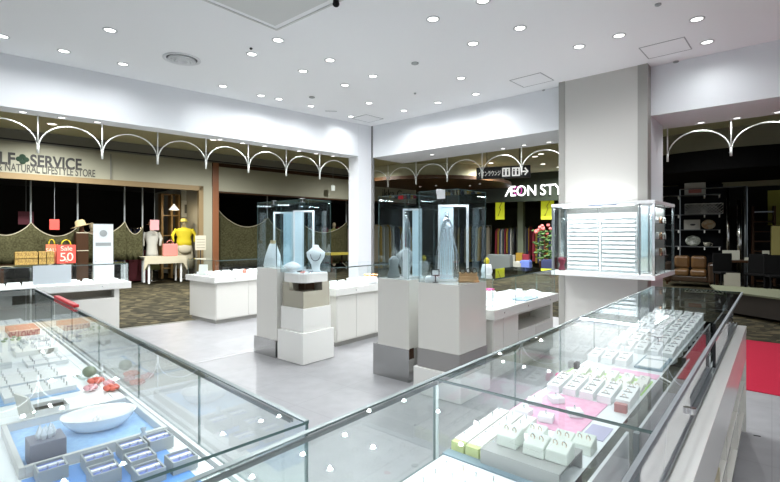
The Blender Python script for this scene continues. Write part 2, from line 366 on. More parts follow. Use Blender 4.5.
for px, py in downs:
    x, y = P(px, py, ZC)
    lab = 'round recessed downlight ' + where[(px, py)]
    if first: proto.location = (x, y, ZC); proto['label'] = lab; first = False
    else:
        o = dup(proto, (x, y, ZC), label=lab)
        dl, dr = LF.L((x, y))[1], -RF.L((x, y))[1]; near = min(abs(dl), abs(dr))
        for c in o.children:                              # the lamps next to a soffit are dimmed
            if c.type == 'LIGHT' and near < 1.6: c.data = c.data.copy(); c.data.energy *= (0.33 if near < 1.0 else 0.65) if abs(dl) < abs(dr) else (0.25 if px > 560 else 0.6 if near < 1.0 else 0.9)
for i, (x, y) in enumerate([(-3.2, 1.6), (-1.6, 1.2), (0.2, 0.6), (1.8, 1.9), (3.4, 1.2), (-4.2, -0.6), (-2.2, -1.6), (0, -2.0), (2.4, -1.4), (-0.8, 2.2)]):
    o = dup(proto, (x, y, ZC), label='round recessed downlight overhead, outside the view, ' + ('over the blue-tray showcase', 'over the counter corner', 'above the viewer', 'over the far half of the long showcase', 'over the red carpet end', 'behind the viewer by the corridor', 'behind the viewer, second from the corridor', 'straight behind the viewer', 'behind the viewer by the aisle', 'before the counter corner')[i])
    for c in o.children:
        if c.type == 'LIGHT': c.data = c.data.copy(); c.data.energy *= 2.4 if y < -0.3 else 0.7
sp = make_down('soffit_downlight', 'small round downlight', 'light', 0.045, SOFFIT_W, 'downlights under the white soffits', lens=LIT)
soff = [(23, 112, 'nearest the picture edge, over the signed shop front'), (62, 117.5, 'second along, over the signed shop front'), (97.5, 122, 'third along, over the signed shop front'), (220, 139.5, 'fourth along the corridor soffit'),
        (242.5, 143, 'fifth along the corridor soffit'), (264.5, 146, 'sixth along the corridor soffit'), (299, 151, 'seventh along the corridor soffit'), (316, 153.5, 'eighth along the corridor soffit'), (333, 156, 'last before the corner column'),
        (432, 154.5, 'first past the corner column'), (503, 148.5, 'third from the pillar on the pillar-side soffit'), (524, 145, 'second from the pillar on the pillar-side soffit'), (549, 142, 'touching the pillar on the pillar-side soffit'),
        (701, 122.5, 'first beyond the pillar, over the dark shop'), (737, 118, 'second beyond the pillar, over the dark shop'), (778, 112, 'third beyond the pillar, at the picture edge')]
for i, (px, py, s) in enumerate(soff):
    x, y = P(px, py, ZS)
    lab = 'small round soffit downlight, ' + s
    if i == 0: sp.location = (x, y, ZS); sp['label'] = lab
    else: dup(sp, (x, y, ZS), label=lab)
mp_ = make_down('mall_downlight', 'm', 'light', 0.09, MALL_W, 'downlights in the dim mall ceiling', lens=LITM)
malls = [(445, 169, 'behind the second white arch past the column'), (541, 154, 'behind the last arch before the pillar, upper one'), (543, 164, 'behind the last arch before the pillar, lower one'), (559, 167, 'touching the pillar edge, bluish'),
         (532, 173, 'just above the lit store name'), (491, 163, 'above the hanging direction sign'), (484, 180, 'over the lit store name, first'), (463, 184, 'far away over the glass towers'), (52, 124, 'dim slot above the corridor by the signed shop')]
for i, (px, py, s) in enumerate(malls):
    x, y = P(px, py, MZ); lab = 'round mall ceiling light ' + s
    if i == 0: mp_.location = (x, y, MZ); mp_['label'] = lab
    else: dup(mp_, (x, y, MZ), label=lab)
# fittings on the ceiling
x, y = P(182, 59, ZC)
t = thing('air_vent', 'round white ceiling air diffuser with stepped rings', 'vent', (x, y, ZC))
MB().lathe([(0.235, 0), (0.235, -0.006), (0.20, -0.012), (0.19, 0)], n=36).build('outer_ring', mat('vent_white', (0.72, 0.73, 0.75), 0.5), t, smooth=True)
for k, r in enumerate((0.165, 0.125, 0.085)): MB().lathe([(r, -0.002), (r + 0.012, -0.022 - 0.006 * k), (r - 0.02, -0.026 - 0.006 * k), (r - 0.03, -0.002)], n=32).build('ring', MATS['vent_white'], t, smooth=True)
MB().lathe([(0.19, -0.001), (0.03, -0.0012)], n=32).build('throat', mat('vent_dark', (0.10, 0.10, 0.11), 0.7), t)
def access(px4, name, label):
    q = [P(a, b_, ZC) for a, b_ in px4]; cx = sum(p[0] for p in q) / 4; cy = sum(p[1] for p in q) / 4
    ang = math.atan2(q[1][1] - q[0][1], q[1][0] - q[0][0]); f = Fr((cx, cy), math.degrees(ang)); l = [f.L(p) for p in q]
    hx = (abs(l[0][0]) + abs(l[1][0]) + abs(l[2][0]) + abs(l[3][0])) / 4; hy = sum(abs(p[1]) for p in l) / 4
    t = thing(name, label, 'panel', (cx, cy, ZC), ang)
    r = 0.012
    fr = MB(); fr.box(-hx, hx, -hy, -hy + r, -0.005, 0); fr.box(-hx, hx, hy - r, hy, -0.005, 0); fr.box(-hx, -hx + r, -hy + r, hy - r, -0.005, 0); fr.box(hx - r, hx, -hy + r, hy - r, -0.005, 0)
    fr.build('frame', mat('panel_frame', (0.36, 0.37, 0.38), 0.5), t)
    MB().box(-hx + r, hx - r, -hy + r, hy - r, -0.003, -0.0005).build('lid', CEIL, t)
access([(510, 80.1), (541.4, 72.1), (553.5, 80.3), (522.9, 87.5)], 'access_panel', 'square access panel in the ceiling just before the pillar-side soffit')
access([(639, 47.8), (685, 36.5), (692, 48.8), (648, 59)], 'access_panel', 'oblong grey-framed access panel in the ceiling beside the pillar top')
access([(352, 118), (367, 114), (383, 119), (368, 122.5)], 'access_panel', 'small faint access panel in the ceiling at the corner column')
# big shallow recessed panel whose corner is cut by the picture top
q0 = P(277, 30, ZC); bf = Fr(q0, 50.3)
t = thing('ceiling_unit', 'large square ceiling unit with a double rim, cut by the picture top', 'air conditioner', (q0[0], q0[1], ZC), bf.a)
fr = MB(); S_ = 1.15
for a, b_, c, d in ((-S_, 0, -0.02, 0), (-S_, 0, -S_, -S_ + 0.02)): fr.box(a, b_, c, d, -0.012, 0)
fr.box(-0.02, 0, -S_ + 0.02, -0.02, -0.012, 0); fr.box(-S_, -S_ + 0.02, -S_ + 0.02, -0.02, -0.012, 0); fr.build('rim', mat('unit_white', (0.66, 0.67, 0.66), 0.5), t)
MB().box(-S_ + 0.10, -0.10, -S_ + 0.10, -0.10, -0.02, -0.001).build('inner_panel', MATS['unit_white'], t, bevel=0.004)
cx_, cy_ = P(336, 0.5, ZC)
t = thing('security_camera', 'small black object on the ceiling cut by the picture top', 'camera', (cx_, cy_, ZC))
MB().cyl(0, 0, -0.02, 0, 0.03).build('base', BLACK, t); MB().ell((0, 0, -0.035), (0.035, 0.035, 0.03)).build('dome', BLACK, t, smooth=True)
for i, (px, py, r, lab, m) in enumerate([(312, 97, 0.05, 'grey round smoke detector near the long soffit', GREYBOX), (415, 63, 0.05, 'small grey smoke detector in the middle of the ceiling', GREYBOX), (415, 93, 0.02, 'tiny grey ceiling sensor before the pillar-side soffit', GREYBOX),
        (251, 48, 0.018, 'tiny dark ceiling sensor beside a downlight', DARK), (658, 4, 0.03, 'small grey ceiling sensor at the picture top', GREYBOX), (676, 61.5, 0.035, 'sprinkler head at the soffit beside the pillar', GREYBOX), (544, 90, 0.03, 'sprinkler head at the soffit before the pillar', GREYBOX)]):
    x, y = P(px, py, ZC)
    tag(MB().lathe([(r, 0), (r, -0.012), (r * 0.6, -0.02), (0, -0.022)], n=16).build('ceiling_sensor', m, loc=(x, y, ZC), smooth=True), lab, 'sensor')
x, y = P(331, 111, ZC); tag(MB().box(-0.11, 0.11, -0.012, 0.012, -0.006, 0).build('ceiling_slot', GREYBOX, loc=(x, y, ZC), rot=0.1), 'thin dark slot in the ceiling near the corner column', 'vent')

# ---------------------------------------------------------------- white wrought arches hung under the soffits
IRON = mat('arch_white', (0.78, 0.80, 0.76), 0.4)
def arches(fr, y, x0, n, step, name, label):
    o = fr.W(x0, y); t = thing(name, label, 'arch', (o[0], o[1], ZS), fr.a)
    for i in range(n + 1):
        r = MB(); x = i * step
        r.tube([(x, 0, 0), (x, 0, -0.40)], 0.009, 8); r.tube([(x, 0, -0.40), (x, 0, -0.52)], 0.015, 8); r.build('hanger_rod', IRON, t, smooth=True)
        if i < n:
            pts = [(x + step / 2 - step / 2 * 0.985 * math.cos(math.pi * k / 18), 0, -0.44 + 0.34 * math.sin(math.pi * k / 18)) for k in range(19)]
            MB().tube(pts, 0.0095, 6).build('arch', IRON, t, smooth=True)
LY = -0.30
hx = [LF.hit(p, LY) for p in (38, 104, 160.5, 209, 251, 288, 320, 350)]
st = (hx[0] - hx[-1]) / 7
arches(LF, LY, hx[-1], 11, st, 'arch_valance', 'row of thin white iron arches hanging along the corridor side')
hx = [RF.hit(p, 1.0) for p in (388, 421.5, 452, 485, 521.5)]
st2 = (hx[-1] - hx[0]) / 4
arches(RF, 1.0, hx[0] - st2, 6, st2, 'arch_valance', 'row of thin white iron arches between corner column and pillar')
hx = [RF.hit(p, 1.0) for p in (667.5, 731)]
arches(RF, 1.0, hx[0], 3, hx[1] - hx[0], 'arch_valance', 'row of thin white iron arches beyond the pillar, over the dark shop')

# ---------------------------------------------------------------- the two long glass showcases of the counter
HT, HD = 0.98, 0.75
RS = Fr((2.511, 3.275), 49.85)
RWD, RL = 0.565, 3.95
g = 0.006
t = thing('glass_showcase', 'long glass-topped white jewellery showcase with sliding doors behind, running to the pillar', 'showcase', (*RS.o, 0), RS.a)
b = MB(); b.box(-RL, 0, 0.02, RWD, 0.10, 0.52); b.box(-RL, 0, 0.25, RWD, 0.52, 0.70); b.box(-RL, 0, 0.0, RWD, 0.70, 0.742); b.build('base_cabinet', LAMI, t, bevel=0.003)
MB().box(-RL, -0.04, 0.05, RWD - 0.05, 0, 0.10).build('plinth', STEEL, t)
MB().box(-0.02, 0.0, -0.02, RWD, 0.0, 0.742).build('end_panel', LAMI, t)
MB().box(-RL, 0, -0.022, 0.03, 0.70, 0.748).build('ledge', LAMI2, t, bevel=0.002)
MB().box(-RL, -0.02, -0.02, 0.0, 0.52, 0.70).build('apron', LAMI2, t)
for z in (0.12, 0.34): MB().box(-RL, -0.02, -0.012, 0.02, z, z + 0.018).build('shelf_edge', LAMI, t)
for x in (-0.75, -1.5, -2.25, -3.0): MB().box(x - 0.01, x + 0.01, -0.012, 0.02, 0.10, 0.52).build('divider', LAMI, t)
MB().box(-RL, -0.01, 0.215, RWD - 0.01, 0.742, 0.752).build('display_deck', DECKM, t)
MB().box(-RL, -0.01, 0.062, 0.215, 0.742, 0.7505).build('mirror_strip', DGLOSS, t)
MB().box(-RL, -0.01, RWD - 0.045, RWD - 0.012, 0.752, 0.756).build('deck_rail', mat('rail_white', (0.9, 0.92, 0.93), 0.3), t)
js = [0.0, -0.52, -1.03, -1.53, -2.03, -2.50, -3.03, -3.50, -RL]
for a_, b_ in zip(js, js[1:]): pane(a_ - 0.002, b_ + 0.002, RWD - g, RWD, 0.752, HT, t)
pane(0, -3.028, 0.009, RWD, HT, HT + g, t, name='top_glass'); pane(-3.032, -RL, 0.009, RWD, HT, HT + g, t, name='top_glass')
pane(-g, 0, 0.06, RWD - g, 0.752, HT, t, name='end_glass')
MB().box(-3.032, -3.028, RWD - 0.016, RWD - 0.008, 0.752, HT).build('joint_strip', mat('joint_silicone', (0.55, 0.62, 0.62), 0.3), t)
MB().box(-RL, 0, -0.002, 0.008, HT - 0.006, HT + 0.007).build('top_rail', mat('rail_grey', (0.20, 0.22, 0.235), 0.4), t)
MB().box(-RL, 0, RWD - 0.012, RWD + 0.001, HT + g, HT + g + 0.002).build('front_rail', mat('edge_grey', (0.25, 0.30, 0.30), 0.3, 0.5), t)
tr = MB(); tr.box(-RL, 0, 0.032, 0.062, 0.748, 0.756); tr.box(-RL, 0, 0.032, 0.036, 0.756, 0.764); tr.box(-RL, 0, 0.050, 0.054, 0.756, 0.764); tr.build('door_track', RAIL, t)
dj = [-0.02, -0.72, -1.46, -2.26, -3.03, -3.90]
for k, (a_, b_) in enumerate(zip(dj, dj[1:])):
    y = 0.037 if k % 2 else 0.053
    d = MB().box(a_ - 0.002, b_ + 0.012, y, y + 0.006, 0.765, HT - 0.007).build('sliding_door', DOORW, t)
    MB().box(b_, b_ + 0.014, y - 0.003, y + 0.009, 0.765, HT - 0.007).build('door_edge', DARK if k in (1, 2, 4) else RAIL, d)
MB().cyl(-2.27, 0.03, 0.79, 0.81, 0.012).build('door_lock', CHROME, t)
strip(t, -RL + 0.05, -0.05, RWD - 0.016, RWD - 0.008, HT - 0.008, HT - 0.001)
area(t, (-RL / 2, RWD - 0.03, HT - 0.016), RL - 0.1, 0.012, CASE_W * 4.2)

LS = Fr((-0.18, 1.02), 135.4)
LWD, LL = 0.62, 3.52
t = thing('glass_showcase', 'long glass-topped white showcase holding blue trays and ring boxes, with a red edge strip', 'showcase', (*LS.o, 0), LS.a)
b = MB(); b.box(0.01, LL, 0.02, LWD, 0.10, 0.742); b.build('base_cabinet', LAMI, t, bevel=0.003)
MB().box(0.01, LL, 0.06, LWD - 0.05, 0, 0.10).build('plinth', STEEL, t)
MB().box(0.01, LL - 0.01, 0.008, LWD, 0.742, 0.752).build('display_deck', DECKM, t)
for y in (0.022, 0.062): MB().box(0.05, LL - 0.05, y, y + 0.012, 0.752, 0.755).build('deck_rail', RAIL if y < 0.03 else MATS['rail_white'], t)
js = [0.0, 0.57, 1.135, 1.72, 2.30, 2.90, LL]
for a_, b_ in zip(js, js[1:]): pane(a_ + 0.002, b_ - 0.002, 0, g, 0.752, HT, t)
pane(0, LL, 0, LWD, HT, HT + g, t, name='top_glass')
pane(0, g, g, LWD, 0.752, HT, t, name='end_glass'); pane(LL - g, LL, g, LWD, 0.752, HT, t, name='end_glass')
MB().box(0, LL, -0.001, 0.012, HT + g, HT + g + 0.002).build('front_rail', MATS['edge_grey'], t)
MB().box(2.21, 2.76, -0.014, 0.014, HT + 0.0085, HT + 0.026).build('red_edge_cover', RED, t, bevel=0.004)['label'] = 'red padded strip over the glass edge'
strip(t, 0.05, LL - 0.05, 0.008, 0.016, HT - 0.008, HT - 0.001)
area(t, (LL / 2, 0.03, HT - 0.016), LL - 0.1, 0.012, CASE_W * 3.8)

ZI = 0.7525                                               # top of the decks
def put(fr, name, mb, m, x, y, z, rot=0.0, label=None, cat=None, group=None, bevel=0.0, smooth=False):
    o = mb.build(name, m, None, bevel=bevel, smooth=smooth, loc=fr.W(x, y, z), rot=fr.a + rot)
    if label: tag(o, label, cat, group)
    return o
# one ring, upright in its slot, and one pair of earrings
def ring_mesh(m, gem):
    b = MB(); r = 0.0068
    b.tube([(r * math.cos(2 * math.pi * k / 14), 0, r * math.sin(2 * math.pi * k / 14) + 0.0045) for k in range(14)], 0.0012, 5, closed=True)
    b.m = 1; b.ell((0, 0, 0.0128), (0.0026, 0.0026, 0.0024), 6, 4)
    o = b.build('ring', [m, gem], smooth=True); return o
ring_s = ring_mesh(SILVER, GEM); ring_g = ring_mesh(GOLD, GEM)
used = {}
def ring(fr, x, y, z, label, group, gold=False, rot=0.0):
    src = ring_g if gold else ring_s
    if src not in used:
        used[src] = 1; o = src
    else:
        o = src.copy(); C.objects.link(o)
    o.location = fr.W(x, y, z); o.rotation_euler = (0, 0, fr.a + rot); tag(o, label, 'ring', group)
    return o
def wedge(lx, wy, h0, h1):
    b = MB()
    b.hexa([(0, 0, 0), (lx, 0, 0), (lx, wy, 0), (0, wy, 0)], [(0, 0, h0), (lx, 0, h1), (lx, wy, h1), (0, wy, h0)])
    b.m = 1; b.box(0.01, lx - 0.01, wy * 0.42, wy * 0.56, min(h0, h1), min(h0, h1) + abs(h1 - h0) * 0.2 + 0.004)
    return b
SLOT = mat('slot_grey', (0.45, 0.46, 0.47), 0.7)
def stand_row(fr, x0, lx, ys, wy, h0, h1, label, group, ringlabel=None, ringgroup=None, nr=3, tint=PWHITE, gold=False):
    for j_, y in enumerate(ys):
        b = MB(); z0 = h0; z1 = h1
        b.hexa([(0, 0, 0), (lx, 0, 0), (lx, wy, 0), (0, wy, 0)], [(0, 0, z0), (lx, 0, z1), (lx, wy, z1), (0, wy, z0)])
        b.m = 1
        for k in range(nr):
            xx = lx * (k + 0.5) / nr; zz = z0 + (z1 - z0) * xx / lx
            b.box(xx - 0.002, xx + 0.002, wy * 0.2, wy * 0.8, zz - 0.006, zz + 0.0035)
        o = b.build('ring_stand', [tint, SLOT], None, loc=fr.W(x0, y, ZI), rot=fr.a)
        tag(o, label + f', {ORD[j_]} from the mirror', 'jewellery stand', group)
        if ringlabel:
            for k in range(nr):
                xx = lx * (k + 0.5) / nr; zz = z0 + (z1 - z0) * xx / lx
                ring(fr, x0 + xx, y + wy / 2, ZI + zz + 0.001, ringlabel + f', {ORD[j_]} stand, {ORD[k]} slot', ringgroup, gold, rot=math.pi / 2)
def sheet(fr, x0, x1, y0, y1, m, label, cat='mat', name='cloth_mat', h=0.002):
    return put(fr, name, MB().box(0, x1 - x0, 0, y1 - y0, 0, h), m, x0, y0, ZI + 0.0003, label=label, cat=cat)

# ---- contents of the long showcase towards the pillar (x runs from 0 at the far end to negative near the viewer)
J = 'jewellery stand'
tr_ = put(RS, 'display_tray', MB().box(0, 0.62, 0, 0.30, 0, 0.012), PWHITE, -3.63, 0.245, ZI, label='flat white earring tray nearest the viewer with a small red heart mark', cat='tray', bevel=0.002)
hm = MB(); hm.ell((0, 0.004, 0.0), (0.006, 0.006, 0.002), 8, 6); hm.ell((0, -0.004, 0), (0.006, 0.006, 0.002), 8, 6); hm.ell((-0.005, 0, 0), (0.006, 0.005, 0.002), 8, 6)
hm.build('heart_mark', mat('heart_red', (0.8, 0.1, 0.12), 0.5), tr_, loc=(0.44, 0.27, 0.012))
for i in range(5):
    for k in range(6):
        if k == 5 and i > 2: continue
        ring(RS, -3.05 - 0.055 * i - (0.01 if k % 2 else 0), 0.275 + 0.045 * k, ZI + 0.013, f'ring on the heart-marked tray, {ORD[i]} row from slate strip, {ORD[k]} from mirror', 'rings on the heart-marked tray', gold=(i + k) % 4 == 0, rot=0.6)
sheet(RS, -3.0, -2.965, 0.24, 0.555, SLATE, 'narrow slate-blue strip between the heart-marked tray and the green-fronted stands', 'strip', 'tray_edge_strip', 0.01)
for k, y in enumerate((0.508, 0.46, 0.412)):
    o = put(RS, 'ring_stand', MB().hexa([(0.02, 0, 0), (0.30, 0, 0), (0.30, 0.042, 0), (0.02, 0.042, 0)], [(0.02, 0, 0.035), (0.30, 0, 0.045), (0.30, 0.042, 0.045), (0.02, 0.042, 0.035)]), PWARM, -2.96, y, ZI,
            label=('cream stand with yellow-green front, nearest the front glass', 'cream stand with yellow-green front, middle of three', 'cream stand with yellow-green front, beside the grey riser')[k], cat=J, group='green-fronted ring stands')
    MB().box(0, 0.02, 0, 0.042, 0, 0.033).build('green_front', YGREEN, o)
    for q in range(6): ring(RS, -2.92 + 0.045 * q, y + 0.021, ZI + 0.038 + 0.0016 * q, f'small ring on the {("outer", "middle", "inner")[k]} green-fronted cream stand, {ORD[q]} from its green front', 'rings on the green-fronted stands', rot=0.5)
rs_ = MB(); rs_.box(0, 0.006, 0, 0.22, 0, 0.045); rs_.box(0.17, 0.176, 0, 0.22, 0, 0.045); rs_.box(0, 0.176, 0, 0.22, 0.045, 0.05)
rr = put(RS, 'acrylic_riser', rs_, [mat('acrylic_grey', (0.40, 0.41, 0.40), 0.12, spec=0.8)], -2.98, 0.222, ZI, label='smoky grey bridge-shaped riser under the pale cushions', cat='riser')
CUSH = mat('pale_green_cushion', (0.78, 0.84, 0.78), 0.6)
def cushion(x, y, z, lab, cn_):
    o = put(RS, 'ring_cushion', MB().hexa([(-0.03, -0.03, 0), (0.03, -0.03, 0), (0.03, 0.03, 0), (-0.03, 0.03, 0)], [(-0.028, -0.028, 0.03), (0.028, -0.028, 0.045), (0.028, 0.028, 0.045), (-0.028, 0.028, 0.03)]), CUSH, x, y, z, label=lab, cat=J, group='pale cushions on and behind the grey riser', bevel=0.003)
    for s in (-0.012, 0.012): ring(RS, x, y + s, z + 0.037, 'gold ring ' + ('nearer the mirror' if s < 0 else 'nearer the front glass') + ' on the ' + cn_, 'paired rings on the pale cushions', gold=True, rot=1.2)
cushion(-2.90, 0.39, ZI + 0.0505, 'pale cushion on the grey riser, close to the green-fronted stands', 'riser cushion by the green-fronted stands'); cushion(-2.905, 0.31, ZI + 0.0505, 'pale cushion in the middle of the grey riser', 'middle riser cushion')
cushion(-2.90, 0.25, ZI + 0.0505, 'pale cushion on the grey riser end by the mirror strip', 'riser cushion by the mirror strip'); cushion(-2.73, 0.385, ZI, 'pale cushion behind the riser, beside the pink cloth', 'cushion behind the riser nearest the front glass'); cushion(-2.72, 0.305, ZI, 'pale cushion behind the riser, middle one', 'middle cushion behind the riser')
cushion(-2.70, 0.25, ZI, 'pale cushion behind the riser by the mirror strip', 'cushion behind the riser by the mirror strip')
sheet(RS, -2.62, -2.26, 0.30, 0.56, PINK, 'pink cloth mat behind the pale cushions')
sheet(RS, -2.60, -2.48, 0.225, 0.29, LAV, 'lavender card beside the pink cloth mat', 'card', 'card')
for k, (x, y) in enumerate([(-2.56, 0.50), (-2.56, 0.42), (-2.44, 0.51), (-2.45, 0.36), (-2.36, 0.46)]):
    o = put(RS, 'ring_pad', MB().box(-0.025, 0.025, -0.025, 0.025, 0, 0.022), PWHITE, x, y, ZI + 0.003, rot=0.2 * k, label=('white pad of the pink mat, by the front glass near the viewer', 'white pad of the pink mat, near the viewer in the middle', 'white pad of the pink mat, by the front glass halfway', 'white pad of the pink mat, nearest the lavender card', 'white pad of the pink mat, farthest from the viewer')[k], cat=J, group='white pads on the pink mat', bevel=0.003)
    ring(RS, x, y, ZI + 0.0255, f'small ring on the {ORD[k]} white pad of the pink cloth mat', 'rings on the pink mat pads')
stand_row(RS, -2.26, 0.17, [0.225, 0.29, 0.355, 0.42, 0.485], 0.05, 0.03, 0.045, 'long white sloping ring stand before the green cloth', 'ring stands before the green cloth', 'small gold ring on a stand before the green cloth', 'rings before the green cloth', 3, gold=True)
tag(put(RS, 'price_tag', MB().box(-0.012, 0.012, -0.02, 0.02, 0, 0.03), mat('dusty_rose', (0.45, 0.18, 0.18), 0.6), -2.30, 0.245, ZI), 'small dusty red block at the end of a ring stand', 'price block')
put(RS, 'flower_ornament', MB().ell((0, 0, 0.018), (0.022, 0.018, 0.018)).ell((0.015, 0.012, 0.03), (0.012, 0.012, 0.012)), mat('hot_pink', (0.85, 0.12, 0.35), 0.6), -2.13, 0.53, ZI, label='small hot pink flower ornament by the front glass', cat='ornament', smooth=True)
sheet(RS, -2.07, -1.84, 0.225, 0.565, GREENC, 'light green cloth mat across the showcase')
for k in range(5):
    for q in range(2):
        x, y = -2.02 + 0.11 * q, 0.25 + 0.062 * k
        put(RS, 'ring_pad', MB().hexa([(-0.04, -0.02, 0), (0.04, -0.02, 0), (0.04, 0.02, 0), (-0.04, 0.02, 0)], [(-0.04, -0.02, 0.012), (0.04, -0.02, 0.026), (0.04, 0.02, 0.026), (-0.04, 0.02, 0.012)]), PWARM, x, y, ZI + 0.003, label=f'pale pad on the light green cloth, {ORD[k]} from the mirror strip, ' + ('near', 'far')[q] + ' row', cat=J, group='pale pads on the green cloth')
        ring(RS, x, y, ZI + 0.022, f'ring on the {ORD[k]} pad from the mirror, ' + ('near', 'far')[q] + ' row, green cloth', 'rings on the green cloth pads', gold=q == 0, rot=1.5)
sheet(RS, -1.80, -1.72, 0.22, 0.42, PINK, 'narrow pink cloth strip past the green cloth mat')
put(RS, 'card_holder', MB().box(-0.02, 0.02, -0.008, 0.008, 0, 0.03), BLACK, -1.86, 0.545, ZI + 0.0032, label='tiny black card holder on the far edge of the green cloth', cat='card holder')
bt = put(RS, 'display_tray', MB().box(0, 0.27, 0, 0.12, 0, 0.010), SLATE, -1.66, 0.222, ZI, label='slate-blue framed tray with white insert beside the mirror strip', cat='tray', bevel=0.002)
MB().box(0.015, 0.17, 0.012, 0.108, 0.010, 0.013).build('insert', PWHITE, bt); MB().box(0.19, 0.255, 0.012, 0.108, 0.010, 0.013).build('insert', PWHITE, bt)
stand_row(RS, -1.68, 0.14, [0.37, 0.435, 0.50], 0.05, 0.03, 0.045, 'white sloping ring stand next to the slate-blue framed tray', 'ring stands next to the slate tray', 'small ring on a stand next to the slate-blue tray', 'rings next to the slate tray', 2)
b = MB(); b.lathe([(0.014, 0), (0.014, 0.004), (0.004, 0.006), (0.004, 0.05), (0.02, 0.055), (0.016, 0.085), (0.0, 0.09)], n=12)
put(RS, 'necklace_bust', b, PWHITE, -1.45, 0.43, ZI, label='small white bust-shaped stand in the middle of the long showcase', cat='bust', smooth=True)
for r_, (x0, n) in enumerate([(-1.36, 5), (-1.17, 5), (-0.98, 5), (-0.79, 5), (-0.60, 5), (-0.41, 5), (-0.22, 5)]):
    nm = ('first', 'second', 'third', 'fourth', 'fifth', 'sixth', 'farthest')[r_]
    stand_row(RS, x0, 0.16, [0.225 + 0.066 * k for k in range(n)], 0.05, 0.025 + 0.004 * r_, 0.045 + 0.004 * r_, f'white ring stand in the {nm} row past the slate tray', f'{nm} row of ring stands past the slate tray',
              f'small ring in the {nm} row past the slate tray', f'rings on the {nm} row past the slate tray', 2, gold=r_ % 3 == 1)
put(RS, 'earring_stand', MB().box(-0.02, 0.02, -0.02, 0.02, 0, 0.004).tube([(0, 0, 0.004), (0, 0, 0.07)], 0.003).tube([(0, -0.02, 0.07), (0, 0.02, 0.07)], 0.003), DARK, -1.19, 0.32, ZI, label='tiny black T-shaped earring stand among the white ring stands', cat='earring stand')
# things kept on the open staff shelves
for k, (x, w_, h_, m, lab, nm) in enumerate([(-2.35, 0.10, 0.10, DARK, 'dark navy box on the staff shelf of the long showcase', 'storage_box'), (-2.50, 0.12, 0.07, LAV, 'lavender box on the staff shelf beside the navy box', 'storage_box'), (-2.70, 0.10, 0.12, PWARM, 'pale paper stack on the staff shelf beside the lavender box', 'paper_stack'),
                                         (-1.90, 0.16, 0.09, CREAMD, 'beige box on the upper staff shelf towards the far end', 'storage_box')]):
    tag(MB().box(-w_ / 2, w_ / 2, -0.0, 0.03, 0, h_).build(nm, m, loc=RS.W(x, -0.012, 0.3585), rot=RS.a, bevel=0.003), lab, 'box')

# ---- contents of the other long showcase (x from 0 at the corner to 3.5 at the far end, y from the front glass towards the staff side)
sheet(LS, 0.25, 0.69, 0.09, 0.42, mat('bright_blue_cloth', (0.16, 0.36, 0.78), 0.8), 'sky-blue cloth mat under the grey ring boxes')
def ring_box(x, y, lab, rn_, rot=0.0, s=0.033, h=0.034):
    o = put(LS, 'ring_box', MB().box(-s, s, -s, -s + 0.004, 0, h).box(-s, s, s - 0.004, s, 0, h).box(-s, -s + 0.004, -s + 0.004, s - 0.004, 0, h).box(s - 0.004, s, -s + 0.004, s - 0.004, 0, h).box(-s + 0.004, s - 0.004, -s + 0.004, s - 0.004, 0, 0.01),
            GREYBOX, x, y, ZI + 0.0026, rot=rot, label=lab, cat='ring box', group='grey ring boxes with violet-blue cushions')
    c = MB().box(-s + 0.005, -0.002, -s + 0.005, s - 0.005, 0.0101, h - 0.006); c.box(0.011, s - 0.005, -s + 0.005, s - 0.005, 0.0101, h - 0.006); c.build('cushion', VBLUE, o)
    MB().box(-0.001, 0.010, -s + 0.004, s - 0.004, 0.0101, h - 0.002).build('cushion_bar', PWHITE, o)
    for q in (-0.012, 0.010):
        rg = ring(LS, x - 0.018, y + q, ZI + 0.029, 'silver ring, ' + ('front glass' if q < 0 else 'staff') + ' side, in the ' + rn_, 'rings in the grey ring boxes')
for x, y, lab in [(0.631, 0.262, 'open grey ring box beside the tray, second in the rank by the big tray'), (0.640, 0.172, 'open grey ring box beside the tray, third in the rank by the big tray'), (0.635, 0.10, 'open grey ring box in the corner by the front glass and tiny bottle'),
                  (0.545, 0.178, 'open grey ring box in the middle of the blue mat'), (0.535, 0.268, 'open grey ring box on the blue mat edge towards the staff side'), (0.455, 0.185, 'open grey ring box on the near side of the blue mat'),
                  (0.46, 0.10, 'open grey ring box by the front glass, cut by the showcase end'), (0.655, 0.362, 'open grey ring box standing apart, below the mauve cube')]:
    ring_box(x, y, lab, {0.631: 'second ring box of the rank by the tray', 0.640: 'third ring box of the rank by the tray', 0.635: 'ring box next to the tiny bottle', 0.545: 'ring box in the middle of the blue mat', 0.535: 'ring box on the blue mat edge, staff side', 0.455: 'ring box on the near side of the mat', 0.46: 'ring box cut by the showcase end', 0.655: 'ring box standing apart below the mauve cube'}[x])
tr2 = thing('display_tray', 'large greige-rimmed square tray lined in pale blue', 'tray', LS.W(0.70, 0.05, ZI), LS.a)
r = MB(); r.box(0, 0.40, 0, 0.014, 0, 0.03); r.box(0, 0.40, 0.361, 0.375, 0, 0.03); r.box(0, 0.014, 0.014, 0.361, 0, 0.03); r.box(0.386, 0.40, 0.014, 0.361, 0, 0.03); r.build('rim', mat('tray_greige', (0.62, 0.63, 0.62), 0.5), tr2, bevel=0.002)
MB().box(0.014, 0.386, 0.014, 0.361, 0, 0.004).build('lining', BLUE, tr2)
mc = put(LS, 'jewel_cube', MB().box(-0.042, 0.042, -0.042, 0.042, 0, 0.065), DKBOX, 0.775, 0.355, ZI + 0.0045, rot=0.0, label='mauve-grey cube block standing in the pale blue tray', cat='block', bevel=0.002)
b = MB(); 
for k in range(7):
    a_ = k * 0.9; b.lathe([(0.007, 0), (0.010, 0.012), (0.0, 0.036)], cx=0.016 * math.cos(a_) * (k > 0), cy=0.016 * math.sin(a_) * (k > 0), n=5)
